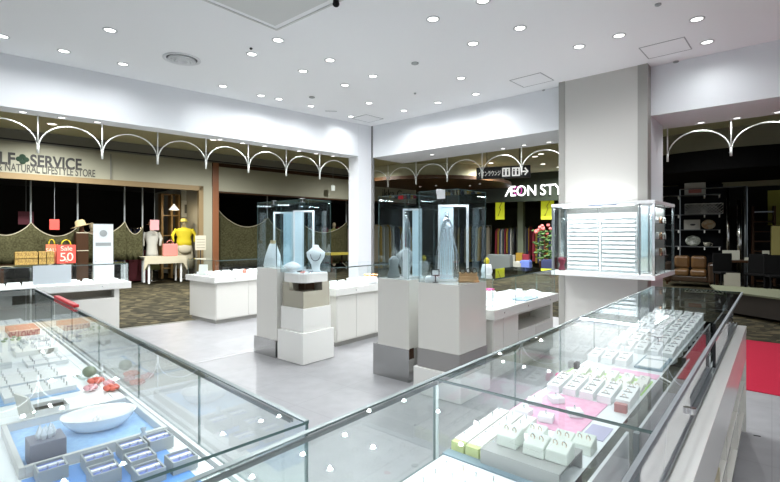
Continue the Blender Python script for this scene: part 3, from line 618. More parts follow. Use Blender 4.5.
put(LS, 'crystal_cluster', b, GEM, 0.775, 0.355, ZI + 0.070, label='clear crystal cluster on top of the mauve-grey cube', cat='crystal')
b = MB()
prof = [(0.055, 0.0), (0.075, 0.006), (0.098, 0.030), (0.106, 0.045), (0.110, 0.050), (0.102, 0.046), (0.072, 0.014), (0.0, 0.011)]
b.lathe(prof, n=36, sx=1.0, sy=0.72)
put(LS, 'oval_dish', b, mat('frosted_white', (0.85, 0.88, 0.90), 0.12, coat=0.6), 0.92, 0.19, ZI + 0.0045, rot=math.radians(70), label='big oval white glazed dish lying in the pale blue tray', cat='dish', smooth=True)
b = MB()
for k in range(3): b.ell((0.015 * k - 0.015, 0.012 * (k % 2), 0.03), (0.012, 0.007, 0.010), 8, 6)
put(LS, 'bead_ornament', b, mat('pearl', (0.88, 0.88, 0.9), 0.15, coat=0.8), 0.92, 0.19, ZI + 0.0, label='pearly pebbles lying in the big oval dish', cat='ornament', smooth=True)
b = MB().lathe([(0.016, 0), (0.02, 0.015), (0.008, 0.032), (0.005, 0.036), (0.009, 0.048), (0, 0.052)], n=12)
put(LS, 'perfume_bottle', b, mat('blue_glass_bottle', (0.45, 0.55, 0.68), 0.08, coat=1), 0.69, 0.125, ZI + 0.0026, label='tiny pale blue bottle between the tray and the ring boxes', cat='bottle', smooth=True)
ob = thing('open_box', 'open white box with dark grey inside behind the tray', 'box', LS.W(1.19, 0.28, ZI), LS.a)
MB().box(-0.045, 0.045, -0.05, 0.05, 0, 0.005).box(-0.045, -0.041, -0.05, 0.05, 0.005, 0.035).box(0.041, 0.045, -0.05, 0.05, 0.005, 0.035).box(-0.041, 0.041, -0.05, -0.046, 0.005, 0.035).box(-0.041, 0.041, 0.046, 0.05, 0.005, 0.035).build('body', PWHITE, ob)
MB().box(-0.04, 0.04, -0.045, 0.045, 0.0052, 0.022).build('lining', DARK, ob)
MB().box(-0.03, 0.03, -0.006, 0.006, 0.0222, 0.03).build('contents', SILVER, ob)
put(LS, 'standing_card', MB().hexa([(-0.045, -0.004, 0), (0.045, -0.004, 0), (0.045, 0.004, 0), (-0.045, 0.004, 0)], [(-0.045, 0.012, 0.085), (0.045, 0.012, 0.085), (0.045, 0.020, 0.085), (-0.045, 0.020, 0.085)]), PWARM, 1.2, 0.345, ZI, rot=0.3, label='blank cream card standing beside the dark-lined open box', cat='card')
gd = thing('glass_dish', 'shallow glass dish holding a grey-green stone by the front glass', 'dish', LS.W(1.56, 0.078, ZI), LS.a)
MB().lathe([(0.035, 0), (0.06, 0.018), (0.062, 0.020), (0.035, 0.004), (0, 0.004)], n=28).build('bowl', G_CASE, gd, smooth=True)
put(LS, 'stone_ornament', MB().ell((0, 0, 0.026), (0.034, 0.028, 0.024)), mat('grey_green_stone', (0.20, 0.27, 0.20), 0.5, noise=((0.4, 0.45, 0.36), 30, 3)), 1.56, 0.078, ZI + 0.006, label='grey-green stone lying in the glass dish', cat='stone', smooth=True)
def flower(x, y, m, lab, r=0.024):
    b = MB()
    for k in range(6):
        a_ = k * math.pi / 3; b.ell((r * 0.7 * math.cos(a_), r * 0.7 * math.sin(a_), 0.014), (r * 0.5, r * 0.45, 0.009), 8, 5)
    b.ell((0, 0, 0.02), (r * 0.35, r * 0.35, 0.01), 8, 5)
    put(LS, 'flower_ornament', b, m, x, y, ZI, label=lab, cat='flower', smooth=True)
flower(1.46, 0.075, mat('coral_red', (0.75, 0.14, 0.10), 0.6), 'coral red fabric flower beside the glass dish', 0.03); flower(1.37, 0.115, mat('soft_pink', (0.85, 0.45, 0.50), 0.6), 'soft pink fabric flower between the two redder ones')
flower(1.31, 0.055, MATS['coral_red'], 'coral red fabric flower nearest the viewer', 0.028); flower(1.385, 0.045, MATS['soft_pink'], 'soft pink fabric flower closest to the front glass', 0.02)
sheet(LS, 1.40, 1.88, 0.145, 0.40, BLUE, 'pale blue cloth mat under the white earring trays')
sheet(LS, 1.34, 1.90, 0.42, 0.605, mat('mid_blue_cloth', (0.30, 0.48, 0.62), 0.8), 'deeper blue cloth mat along the staff side')
def grid_tray(x0, x1, y0, y1, nx, ny, lab, grp, base=PWHITE, h=0.02, rl=None, gold=False, z=0.0):
    b = MB().box(0, x1 - x0, 0, y1 - y0, 0, h); b.m = 1
    for i in range(nx):
        for k in range(ny):
            cx = (x1 - x0) * (i + 0.5) / nx; cy = (y1 - y0) * (k + 0.5) / ny
            b.box(cx - 0.009, cx + 0.009, cy - 0.002, cy + 0.002, h, h + 0.001)
    o = b.build('ring_tray', [base, SLOT], None, loc=LS.W(x0, y0, ZI + z), rot=LS.a); tag(o, lab, 'ring tray', grp)
    if rl:
        for i in range(nx):
            for k in range(ny): ring(LS, x0 + (x1 - x0) * (i + 0.5) / nx, y0 + (y1 - y0) * (k + 0.5) / ny, ZI + z + h + 0.001, rl + f', {ORD[i]} row, {ORD[k]} place', rl + ' group', gold)
grid_tray(1.42, 1.58, 0.155, 0.385, 3, 4, 'white ring tray on the pale blue mat, near the flowers', 'white ring trays', rl='small ring in the white tray near the flowers', z=0.0026)
grid_tray(1.61, 1.86, 0.155, 0.385, 4, 4, 'larger white ring tray on the pale blue mat, far side', 'white ring trays', rl='small ring in the larger white tray on the blue mat', z=0.0026)
grid_tray(1.38, 1.86, 0.45, 0.58, 6, 2, 'long white ring tray on the deeper blue mat by the staff side', 'white ring trays', rl='small ring in the long tray on the deeper blue mat', z=0.0026)
grid_tray(1.92, 2.12, 0.09, 0.25, 4, 3, 'white ring tray by the front glass next to the butterfly', 'white ring trays', rl='small ring in the tray next to the butterfly')
grid_tray(1.12, 1.30, 0.44, 0.58, 3, 3, 'white ring tray at the staff side beside the dark-lined open box', 'white ring trays', rl='small ring in the tray beside the open box')
grid_tray(2.02, 2.28, 0.30, 0.58, 4, 4, 'square white ring tray past the blue mats, staff side', 'white ring trays', rl='small ring in the square tray past the blue mats', h=0.03)
grid_tray(2.24, 2.46, 0.08, 0.26, 4, 3, 'square white ring tray past the blue mats, front glass side', 'white ring trays', rl='small ring in the square tray by the front glass', h=0.025)
b = MB()
for s in (-1, 1):
    b.add([(0, 0, 0.004), (0.03, s * 0.012, 0.03), (0.022, s * 0.038, 0.034), (-0.004, s * 0.03, 0.018), (-0.022, s * 0.028, 0.026), (-0.02, s * 0.006, 0.008)], [(0, 1, 2, 3), (0, 3, 4, 5), (3, 2, 1, 0), (5, 4, 3, 0)])
b.tube([(-0.02, 0, 0.004), (0.025, 0, 0.008)], 0.003)
put(LS, 'butterfly_ornament', b, SILVER, 2.175, 0.14, ZI + 0.0, label='silver filigree butterfly ornament between the ring trays', cat='ornament')
pr_ = MB()
for k in range(26):
    a_ = 2 * math.pi * k / 26; pr_.ell((0.085 * math.cos(a_), 0.055 * math.sin(a_) * (1 + 0.3 * math.sin(3 * a_)), 0.009), (0.009, 0.009, 0.009), 8, 5)
put(LS, 'pearl_necklace', pr_, MATS['pearl'], 2.60, 0.14, ZI, label='pearl necklace coiled before the red tray', cat='necklace', smooth=True)
lf = MB()
for k in range(9):
    a_ = k * 0.7; lf.ell((0.05 * math.cos(a_), 0.06 * math.sin(a_), 0.012 + 0.004 * (k % 3)), (0.028, 0.012, 0.006), 7, 4)
put(LS, 'leaf_spray', lf, mat('pale_leaf', (0.30, 0.42, 0.24), 0.6), 2.72, 0.25, ZI, label='spray of pale green leaves beside the pearl necklace', cat='leaves', smooth=True)
grid_tray(2.86, 3.12, 0.07, 0.22, 3, 2, 'dark red jewellery tray near the far end', 'red tray', base=mat('tray_red', (0.42, 0.05, 0.04), 0.6), h=0.035)
for k, (x0, x1, y0, y1, lab) in enumerate([(2.42, 2.72, 0.36, 0.58, 'white ring tray beside the leaf spray, staff side'), (2.80, 3.10, 0.36, 0.58, 'white ring tray beside the dark red tray, staff side'), (3.18, 3.44, 0.10, 0.30, 'white ring tray at the far glass end, by the front glass'), (3.18, 3.44, 0.36, 0.58, 'white ring tray at the far glass end, staff side')]):
    grid_tray(x0, x1, y0, y1, 4, 3, lab, 'white ring trays', h=0.03, rl='small ring in the ' + ('leaf spray', 'dark red tray', 'far front', 'far staff')[k] + ' side tray')
put(LS, 'blue_ornament', MB().ell((0, 0, 0.006), (0.03, 0.008, 0.004)).ell((0.01, 0.02, 0.006), (0.012, 0.02, 0.004)), mat('turquoise', (0.15, 0.55, 0.75), 0.3), 0.30, 0.20, ZI + 0.0026, label='small turquoise leaf ornament near the showcase corner', cat='ornament', smooth=True)

# ---------------------------------------------------------------- low island cases
def low_case(fr, L_, D_, name, label, zt=0.73, over=0.05, ovx1=0.05, doors=(0.5,), niche=None, watt=3.0, verticals=(), knobs=()):
    """slab-topped case: x along the front (front at y=0), glass box above; body set back under the slab"""
    t = thing(name, label, 'showcase', (*fr.o, 0), fr.a)
    z0 = zt - 0.09
    MB().box(over + 0.02, L_ - ovx1 - 0.02, over + 0.03, D_ - over - 0.03, 0, 0.06).build('plinth', TRIMG, t)
    b = MB(); x0, x1, y0, y1 = over, L_ - ovx1, over, D_ - over
    if niche:
        n0, n1, nz0, nz1 = niche
        b.box(x0, x1, y0 + 0.25, y1, 0.06, z0); b.box(x0, x1, y0, y0 + 0.25, 0.06, nz0)
        if nz1 < z0: b.box(x0, x1, y0, y0 + 0.25, nz1, z0)
        if n0 > x0: b.box(x0, n0, y0, y0 + 0.25, nz0, nz1)
        if n1 < x1: b.box(n1, x1, y0, y0 + 0.25, nz0, nz1)
        b.m = 1; b.box(max(n0, x0), min(n1, x1), y0 + 0.245, y0 + 0.2499, nz0, nz1)
    else: b.box(x0, x1, y0, y1, 0.06, z0)
    b.build('cabinet_body', [LAMI, NICHE], t)
    for a_, c_ in doors: MB().box(a_, c_, over - 0.008, over - 0.0005, 0.075, (niche[2] - 0.015) if niche and a_ < niche[1] and c_ > niche[0] else z0 - 0.012).build('door', LAMI, t, bevel=0.0015)
    MB().box(0, L_, 0, D_, z0, zt).build('slab_top', LAMI2, t, bevel=0.004)
    for k in knobs:
        o = MB().lathe([(0.009, 0), (0.009, 0.004), (0, 0.005)], n=10); vs = [(x + k, -z - 0.0003, y + zt - 0.045) for x, y, z in o.v]; o.v = vs; o.build('lock', CHROME, t)
    gy = 0.03; gz = 0.985
    xs = [gy] + list(verticals) + [L_ - gy]
    for a_, c_ in zip(xs, xs[1:]): pane(a_ + 0.001, c_ - 0.001, gy, gy + 0.005, zt, gz, t)
    pane(gy, gy + 0.005, gy + 0.005, D_ - gy, zt, gz, t, name='end_glass'); pane(L_ - gy - 0.005, L_ - gy, gy + 0.005, D_ - gy, zt, gz, t, name='end_glass')
    pane(gy, L_ - gy, gy, D_ - gy, gz, gz + 0.005, t, name='top_glass')
    strip(t, gy + 0.03, L_ - gy - 0.03, gy + 0.007, gy + 0.015, gz - 0.009, gz - 0.001)
    area(t, (L_ / 2, gy + 0.03, gz - 0.016), L_ - 0.15, 0.012, watt * 0.8)
    return t
LC = Fr((-2.69, 7.05), 50.3)
low_case(LC, 1.45, 0.92, 'island_case', 'white low glass case standing alone nearest the cloth-covered table', doors=((0.06, 0.62), (0.625, 1.18)), watt=5, knobs=(0.35, 1.0))
CCF = Fr((-0.657, 5.60), 50.3)
low_case(CCF, 1.25, 0.62, 'island_case', 'white low glass case between the stepped tower and the steel-based tower', doors=((0.06, 0.40), (0.405, 0.78), (0.785, 1.19)), watt=4, knobs=(0.35,))
RCF = Fr((0.945, 4.16), 50.3)
low_case(RCF, 1.62, 0.60, 'island_case', 'white low glass case with open shelf niches between the tower and the pillar', zt=0.705, doors=((0.06, 0.26), (0.265, 0.60), (0.605, 1.05), (1.055, 1.56)), niche=(0.62, 1.50, 0.42, 0.58), watt=4, verticals=(0.52, 1.05), knobs=(0.2, 0.75, 1.35))
ILF = Fr(tuple(a_ - b_ for a_, b_ in zip((-3.65, 6.49), (3.2 * 0.75, 3.2 * 0.661))), 41.4)
low_case(ILF, 3.2, 0.52, 'island_case', 'long white low glass case at the shop edge, below the signed shop front', zt=0.73, ovx1=0.14, doors=((1.2, 1.85), (1.855, 2.45), (2.455, 3.04)), niche=(1.9, 3.0, 0.52, 0.63), watt=9, verticals=(1.0, 2.1), knobs=(2.1, 2.85))

def blocks(fr, zt, x0, x1, y0, y1, n, where_, grp, seed, hmax=0.07):
    rnd = random.Random(seed); cells = []
    nx = max(1, int((x1 - x0) / 0.15)); ny = max(1, int((y1 - y0) / 0.15))
    cells = [(i, k) for i in range(nx) for k in range(ny)]; rnd.shuffle(cells); cnt = {}
    for (i, k) in sorted(cells[:n]):
        cx = x0 + (x1 - x0) * (i + 0.5) / nx; cy = y0 + (y1 - y0) * (k + 0.5) / ny; s = rnd.uniform(0.050, 0.068); kind = rnd.random(); h = rnd.uniform(0.03, hmax)
        b = MB()
        if kind < 0.45:
            b.hexa([(-s, -s, 0), (s, -s, 0), (s, s, 0), (-s, s, 0)], [(-s, -s, h * 0.4), (s, -s, h * 0.4), (s, s, h), (-s, s, h)]); nm, lb = 'ring_stand', 'white sloping ring stand'
        elif kind < 0.75:
            b.lathe([(s * 0.75, 0), (s * 0.8, 0.01), (s * 0.55, h * 0.6), (s * 0.6, h), (0, h * 1.05)], n=14); nm, lb = 'display_drum', 'round white display drum'
        else:
            for q in range(3): b.box(-s, s, -s + q * s * 0.68, -s + q * s * 0.68 + s * 0.55, 0, 0.012 + 0.014 * q)
            nm, lb = 'stepped_stand', 'white three-step stand'
        cnt[nm] = cnt.get(nm, -1) + 1
        tag(b.build(nm, rnd.choice([PWHITE, PWHITE, PWARM]), None, loc=fr.W(cx, cy, zt + 0.0005), rot=fr.a + rnd.uniform(-0.2, 0.2), smooth=0.45 < kind < 0.75), f'{lb} {where_}, {ORD[cnt[nm]]} along'.replace('white ', '', 1 if kind >= 0.0 else 0), 'jewellery stand', f'{lb}s {grp}')
blocks(LC, 0.73, 0.10, 1.35, 0.10, 0.82, 32, 'in the lone low case', 'in the lone low case', 3, 0.05)
blocks(CCF, 0.73, 0.10, 1.15, 0.10, 0.52, 17, 'in the low case between the towers', 'in the low case between the towers', 4)
blocks(RCF, 0.705, 0.08, 1.50, 0.10, 0.50, 17, 'in the pillar-side low case', 'in the pillar-side low case', 5, 0.05)
blocks(ILF, 0.73, 0.9, 3.1, 0.10, 0.44, 28, 'in the long low case', 'in the long low case', 6, 0.05)
def cone_card(fr, x, y, z, w_, h_, m, lab, name='standing_card', cat='card', rot=0.0, d=0.03):
    return tag(MB().hexa([(-w_ / 2, 0, 0), (w_ / 2, 0, 0), (w_ / 2, d, 0), (-w_ / 2, d, 0)], [(-w_ / 2, d * 0.8, h_), (w_ / 2, d * 0.8, h_), (w_ / 2, d, h_), (-w_ / 2, d, h_)]).build(name, m, loc=fr.W(x, y, z), rot=fr.a + rot), lab, cat)
cone_card(LC, 0.12, 0.58, 0.7305, 0.14, 0.17, PWARM, 'blank cream card standing at the end of the lone low case', rot=-0.9)
tag(MB().ell((0, 0, 0.045), (0.035, 0.03, 0.045)).build('coral_ornament', mat('coral_red', (0.75, 0.14, 0.10)), loc=LC.W(0.62, 0.16, 0.7305), smooth=True), 'small coral red ornament in the lone low case', 'ornament')
b = MB()
for k in range(7): b.ell((0.07 * math.cos(k), 0.05 * math.sin(k), 0.03), (0.028, 0.024, 0.014), 8, 5)
tag(b.build('coral_necklace', mat('orange_coral', (0.82, 0.35, 0.10), 0.5), loc=CCF.W(0.72, 0.08, 0.82), smooth=True), 'orange coral bead necklace on a white drum in the low case between the towers', 'necklace')
tag(MB().lathe([(0.10, 0), (0.11, 0.03), (0.10, 0.085), (0, 0.088)], n=24).build('display_drum', PWHITE, loc=CCF.W(0.72, 0.10, 0.7305), smooth=True), 'wide white drum carrying the orange coral necklace', 'jewellery stand')
b = MB()
for k in range(6): b.ell((0.05 * math.cos(k), 0.04 * math.sin(k), 0.012), (0.03, 0.02, 0.01), 8, 5)
tag(b.build('flower_ornament', MATS['hot_pink'], loc=RCF.W(0.62, 0.40, 0.80), smooth=True), 'hot pink flower ornament on the white drum by the pillar', 'flower')
tag(MB().lathe([(0.09, 0), (0.09, 0.09), (0, 0.092)], n=20).build('display_drum', PWHITE, loc=RCF.W(0.62, 0.40, 0.7055)), 'white drum under the hot pink flower', 'jewellery stand')
tag(MB().box(-0.17, 0.17, -0.08, 0.08, 0, 0.012).build('display_tray', SLATE, loc=RCF.W(0.90, 0.10, 0.7055), rot=RCF.a, bevel=0.002), 'slate-blue tray along the front glass of the low case by the pillar', 'tray')
b = MB().lathe([(0.05, 0), (0.06, 0.03), (0.045, 0.10), (0.0, 0.11)], n=12)
gb = thing('gift_pouch', 'white pouch with a yellow bow on top of the low case by the pillar', 'pouch', RCF.W(0.42, 0.30, 0.9905))
b.build('pouch', PWHITE, gb, smooth=True); MB().ell((0, 0, 0.135), (0.03, 0.03, 0.035)).build('bow', YEL, gb, smooth=True)
wp = tag(MB().box(-0.20, 0.20, -0.004, 0.004, 0, 0.24).build('blank_notice', mat('notice_blue_white', (0.72, 0.80, 0.84), 0.4), loc=ILF.W(2.30, 0.012, 0.76), rot=ILF.a), 'pale blue-white blank board leaning on the glass of the long low case', 'board')
# tall white poster stand on the long low case
po = thing('poster_stand', 'tall narrow white advertising stand behind the long low case', 'sign', ILF.W(2.80, 0.75, 0), ILF.a)
xx, zt_ = ILF.hz(104, 224, 0.75); _, zb_ = ILF.hz(104, 266, 0.75)
po.location = ILF.W(xx, 0.75, 0)
MB().box(-0.13, 0.13, -0.02, 0.10, 0, 0.98).build('stand_body', PWHITE, po, bevel=0.003)
MB().box(-0.13, 0.13, 0.05, 0.07, 0.98, zt_).build('poster_panel', mat('poster_white', (0.80, 0.84, 0.86), 0.4), po)
MB().box(-0.10, 0.10, 0.045, 0.049, 1.22, 1.27).build('photo_strip', GREYBOX, po)
MB().lathe([(0.035, 0), (0.05, 0.002)], n=16).build('printed_ring', GREYBOX, po, loc=(0, 0.046, zt_ - 0.14)).rotation_euler = (math.pi / 2, 0, 0)
for k in range(4): MB().ell((-0.09 + 0.06 * k, 0.01, 1.0), (0.022, 0.02, 0.02), 8, 5).build('sample', PWHITE, po, smooth=True)

# ---------------------------------------------------------------- tall glass tower cases
def framed_panel(t, x, y, w_, z0, z1, ang, pale_left=True, name='lit_frame'):
    """white frame, half pale panel, half open"""
    e = MB(); r = 0.018; d = 0.016
    e.box(-w_ / 2, -w_ / 2 + r, -d, d, z0, z1); e.box(w_ / 2 - r, w_ / 2, -d, d, z0, z1); e.box(-w_ / 2 + r, w_ / 2 - r, -d, d, z1 - r, z1); e.box(-w_ / 2 + r, w_ / 2 - r, -d, d, z0, z0 + r)
    o = e.build(name, PWHITE, t, loc=(x, y, 0), rot=ang)
    a_, c_ = (-w_ / 2 + r, 0.0) if pale_left else (0.0, w_ / 2 - r)
    MB().box(a_, c_, -0.004, 0.004, z0 + r, z1 - r).build('pale_panel', PBLUE, o)
    return o
def strands(t, x, y, z0, z1, w_, m, n=5, name='hanging_necklace', ang=0.0):
    b = MB(); n = n * 2 - 1
    for k in range(n):
        q = (k / (n - 1) - 0.5) * w_ * 1.25; zz = z0 + (z1 - z0) * 0.12 * abs(math.sin(k * 2.1)); h_ = z1 - z0
        b.tube([(q * 0.12, 0, z1), (q * 0.45, -0.01, z1 - h_ * 0.16), (q * 0.55, -0.01, z1 - h_ * 0.32), (q * 0.95, -0.014, z1 - h_ * 0.62), (q, -0.01, zz)], 0.0024, 5)
    b.tube([(0.018 * math.cos(a_), 0, z1 + 0.018 + 0.018 * math.sin(a_)) for a_ in [i_ * math.pi / 5 for i_ in range(10)]], 0.004, 5, closed=True)
    return b.build(name, m, t, loc=(x, y, 0), rot=ang, smooth=True)
def bust(fr_w, z, rot, m, lab, h=0.30, grp=None):
    b = MB(); b.lathe([(0.06, 0), (0.06, 0.012), (0.045, 0.02), (0.05, 0.08), (0.10, 0.17), (0.105, 0.22), (0.055, 0.26), (0.035, 0.28), (0.034, h), (0, h + 0.005)], n=20, sy=0.5)
    t = thing('necklace_bust', lab, 'bust', (*fr_w, z), rot); b.build('bust_body', m, t, smooth=True)
    pts = [(0.055 * math.cos(a_), -0.045 - 0.012 * abs(math.sin(a_)), 0.20 + 0.075 * math.sin(a_)) for a_ in [math.pi + math.pi * k / 14 for k in range(15)]]
    MB().tube(pts, 0.004, 5).build('necklace', mat('dark_beads', (0.12, 0.12, 0.14), 0.3), t, smooth=True)
    return t
ZT = 1.77
def tower_glass(t, x0, x1, y0, y1, z0, z1, top=True):
    e = 0.005
    pane(x0, x1, y0, y0 + e, z0, z1, t, G_TOWER); pane(x0, x1, y1 - e, y1, z0, z1, t, G_TOWER)
    pane(x0, x0 + e, y0 + e, y1 - e, z0, z1, t, G_TOWER); pane(x1 - e, x1, y0 + e, y1 - e, z0, z1, t, G_TOWER)
    if top: pane(x0, x1, y0, y1, z1, z1 + e, t, G_TOWER, name='top_glass')
def clip(t, x, y, z, m=CHROME): MB().box(x - 0.02, x + 0.02, y - 0.012, y + 0.03, z - 0.03, z + 0.014).build('corner_clip', m, t, bevel=0.003)
# stepped tower: front corner of its lowest block is at (-.925, 4.879)
TA = Fr((-0.925, 4.879), 50.3)
t = thing('tower_case', 'tall glass tower case standing on stepped white blocks', 'showcase', (*TA.o, 0), TA.a)
MB().box(0, 0.452, 0, 0.44, 0.004, 0.34).build('lower_block', LAMI2, t, bevel=0.004)
MB().box(0.03, 0.435, 0.03, 0.425, 0.34, 0.595).build('middle_block', LAMI2, t, bevel=0.004)
nb = MB(); x0, x1, y0, y1 = 0.045, 0.425, 0.045, 0.41  # niche and rounded tray shape a reflection of the neighbouring case as solids
nb.box(x0, x1, y0, y1, 0.595, 0.775); nb.box(x0 + 0.13, x1, y0 + 0.13, y1, 0.775, 0.865); nb.box(x0, x0 + 0.13, y0 + 0.24, y1, 0.775, 0.865); nb.box(x1 - 0.11, x1, y0, y0 + 0.13, 0.775, 0.865)
nb.build('niche_reflection_box', mat('satin_champagne', (0.50, 0.48, 0.40), 0.22, 0.6), t)
MB().box(x0 + 0.13, x0 + 0.1305, y0 + 0.131, y1, 0.776, 0.864).build('niche_reflection_back', BROWN, t)
MB().box(x0 + 0.132, x1 - 0.112, y0 + 0.128, y0 + 0.1295, 0.776, 0.864).build('niche_reflection_back', BROWN, t)
pts = []
for (cx, cy, a0) in ((x1 - 0.05, y1 - 0.05, 0), (x0 + 0.05, y1 - 0.05, 90), (x0 + 0.12, y0 + 0.12, 180), (x1 - 0.05, y0 + 0.05, 270)):
    rr_ = 0.12 if a0 == 180 else 0.05
    for k in range(7): a_ = math.radians(a0 + 15 * k); pts.append((cx + rr_ * math.cos(a_), cy + rr_ * math.sin(a_)))
MB().prism(pts, 0.865, 0.965).build('tray_reflection', LAMI2, t, bevel=0.006)
MB().prism([(x * 0.96 + 0.01, y * 0.96 + 0.01) for x, y in pts], 0.965, 0.970).build('tray_reflection_lining', DECKM, t)
tower_glass(t, 0.03, 0.43, 0.03, 0.42, 0.972, ZT)
for x, y in ((0.035, 0.035),): clip(t, x, y + 0.0, ZT)
framed_panel(t, 0.27, 0.31, 0.24, 0.973, ZT - 0.10, math.radians(-50.3) - 0.05, True)
area(t, (0.26, 0.10, ZT - 0.02), 0.25, 0.02, 1.6)
bust(TA.W(0.32, 0.16)[:2], 0.973, 0.1, PWHITE, 'white necklace bust inside the stepped glass tower', 0.30)
for k, (x, y, m, lab) in enumerate([(0.12, 0.14, mat('coral_soft', (0.85, 0.35, 0.28), 0.6), 'coral red necklace heap in the reflected rounded tray of the stepped tower'), (0.20, 0.10, SILVER, 'silver chain heap in the reflected rounded tray of the stepped tower'), (0.16, 0.24, DARK, 'dark bracelet in the reflected rounded tray of the stepped tower')]):
    b = MB()
    for q in range(5): b.tube([(0.02 * math.cos(a_ + q) + 0.008 * q - 0.016, 0.016 * math.sin(a_) + 0.006 * (q % 2), 0.005 + 0.003 * q) for a_ in [i_ * math.pi / 6 for i_ in range(12)]], 0.0035, 5, closed=True)
    tag(b.build('necklace_heap', m, loc=TA.W(x, y, 0.9705), rot=TA.a, smooth=True), lab, 'necklace')
b = MB().lathe([(0.05, 0), (0.05, 0.01), (0.02, 0.02), (0.09, 0.05), (0.095, 0.07), (0.06, 0.10), (0, 0.12)], n=18, sx=1.0, sy=0.7)
tag(b.build('shell_stand', PWHITE, loc=TA.W(0.12, 0.33, 0.9725), smooth=True), 'white shell-shaped stand low inside the stepped tower', 'jewellery stand')
# plain tower beside it
t = thing('tower_case', 'tall glass tower case on a plain white body beside the stepped one', 'showcase', (*TA.o, 0), TA.a)
MB().box(0.0, 0.42, 0.475, 0.895, 0.0, 0.20).build('plinth', STEEL, t)
MB().box(0.0, 0.42, 0.45, 0.835, 0.20, 1.01).build('cabinet_body', LAMI, t, bevel=0.003)
tower_glass(t, 0.005, 0.415, 0.455, 0.83, 1.011, 1.765); clip(t, 0.02, 0.52, 1.765)
framed_panel(t, 0.22, 0.62, 0.23, 1.012, 1.66, math.radians(-50.3) + 0.1, False)
area(t, (0.2, 0.64, 1.74), 0.25, 0.02, 1.4)
MB().tube([(0.12, 0.62, 1.012), (0.12, 0.62, 1.30)], 0.006).build('necklace_pole', CHROME, t)
b = MB(); b.lathe([(0.10, 0), (0.11, 0.02), (0.085, 0.14), (0.045, 0.26), (0.03, 0.28), (0, 0.29)], n=18, sy=0.6)
tag(b.build('necklace_bust', PWHITE, loc=TA.W(0.13, 0.70, 1.013), rot=0.2, smooth=True), 'white cone-shaped draped stand inside the plain glass tower', 'bust')
b = MB()
for q in range(4): b.tube([(0.03 * math.cos(a_), 0.02 * math.sin(a_), 0.01 * q) for a_ in [i_ * math.pi / 6 for i_ in range(12)]], 0.005, 5, closed=True)
tag(b.build('gold_bangle', mat('pale_gold', (0.75, 0.6, 0.35), 0.3, 0.8), loc=TA.W(0.13, 0.70, 1.29), smooth=True), 'pale gold bangles round the top of the cone stand', 'bangle')

# steel-based tower at the back and the nearest one
TB = Fr((0.178, 4.32), 50.3)
t = thing('tower_case', 'tall glass tower case on white body over a deep steel base, with red tag', 'showcase', (*TB.o, 0), TB.a)
MB().box(0.0, 0.42, 0.0, 0.45, 0, 0.31).build('plinth', STEEL, t)
MB().box(0.0, 0.07, -0.006, 0.0, 0.22, 0.32).build('base_gap', BROWN, t)
MB().box(-0.004, 0.43, -0.004, 0.385, 0.31, 0.965).build('cabinet_body', LAMI, t, bevel=0.003)
tower_glass(t, 0.0, 0.426, 0.0, 0.38, 0.966, ZT)
framed_panel(t, 0.20, 0.11, 0.19, 0.97, ZT - 0.12, math.radians(-50.3), False)
area(t, (0.24, 0.24, ZT - 0.02), 0.25, 0.02, 1.4)
tg = MB().box(-0.03, 0.03, -0.002, 0.0, -0.035, 0.0).build('red_tag', RED, t, loc=(0.002, 0.10, ZT - 0.005), rot=-math.pi / 2)
strands(t, 0.18, 0.17, 1.16, 1.58, 0.10, SILVER, 5, ang=math.radians(-50.3))
MB().box(-0.02, 0.02, -0.02, 0.02, 0.967, 1.25).build('white_post', PWHITE, t, loc=(0.12, 0.12, 0), bevel=0.003)
for k, (x, y, lab) in enumerate([(0.34, 0.30, 'small grey necklace bust low in the steel-based tower')]): bust(TB.W(x, y)[:2], 0.967, 0.2, GREYBOX, lab, 0.29)
MB().lathe([(0.09, 0), (0.085, 0.02), (0.06, 0.10), (0.075, 0.17), (0.03, 0.21), (0.0, 0.215)], n=18, sy=0.5).build('mesh_drape', mat('grey_mesh', (0.20, 0.22, 0.22), 0.6), t, loc=(0.13, 0.29, 0.967), smooth=True)

TC = Fr((0.572, 3.80), 50.3)
t = thing('tower_case', 'tall glass tower case nearest the long counter, holding necklaces on a pale panel', 'showcase', (*TC.o, 0), TC.a)
MB().box(-0.03, 0.49, -0.03, 0.45, 0.004, 0.235).build('lower_block', LAMI2, t, bevel=0.004)
MB().box(-0.004, 0.475, -0.004, 0.425, 0.235, 0.395).build('steel_collar', mat('satin_steel', (0.38, 0.37, 0.36), 0.3, 0.8), t)
MB().box(0.0, 0.470, 0.0, 0.42, 0.395, 0.975).build('cabinet_body', LAMI, t, bevel=0.003)
tower_glass(t, 0.004, 0.466, 0.004, 0.416, 0.976, ZT); clip(t, 0.02, 0.20, ZT, PWHITE)
MB().box(-0.001, 0.001, 0.14, 0.22, ZT - 0.07, ZT + 0.006).build('white_tag', PWHITE, t)
framed_panel(t, 0.23, 0.20, 0.27, 0.98, ZT - 0.11, math.radians(-50.3), True)
area(t, (0.24, 0.12, ZT - 0.02), 0.3, 0.02, 1.8)
strands(t, 0.17, 0.23, 1.03, 1.56, 0.16, SILVER, 7, ang=math.radians(-50.3))
strands(t, 0.165, 0.215, 1.12, 1.50, 0.12, GEM, 4, ang=math.radians(-50.3))
w_ = thing('necklace_rack', 'light wooden stepped stand with bracelets inside the nearest tower', 'stand', TC.W(0.27, 0.07, 0.977), 0.0)
MB().box(-0.09, 0.09, -0.04, 0.04, 0, 0.02).box(-0.085, 0.085, -0.02, 0.035, 0.02, 0.05).box(-0.08, 0.08, 0.0, 0.03, 0.05, 0.085).build('stand_body', mat('light_wood', (0.62, 0.36, 0.17), 0.5), w_, bevel=0.004)
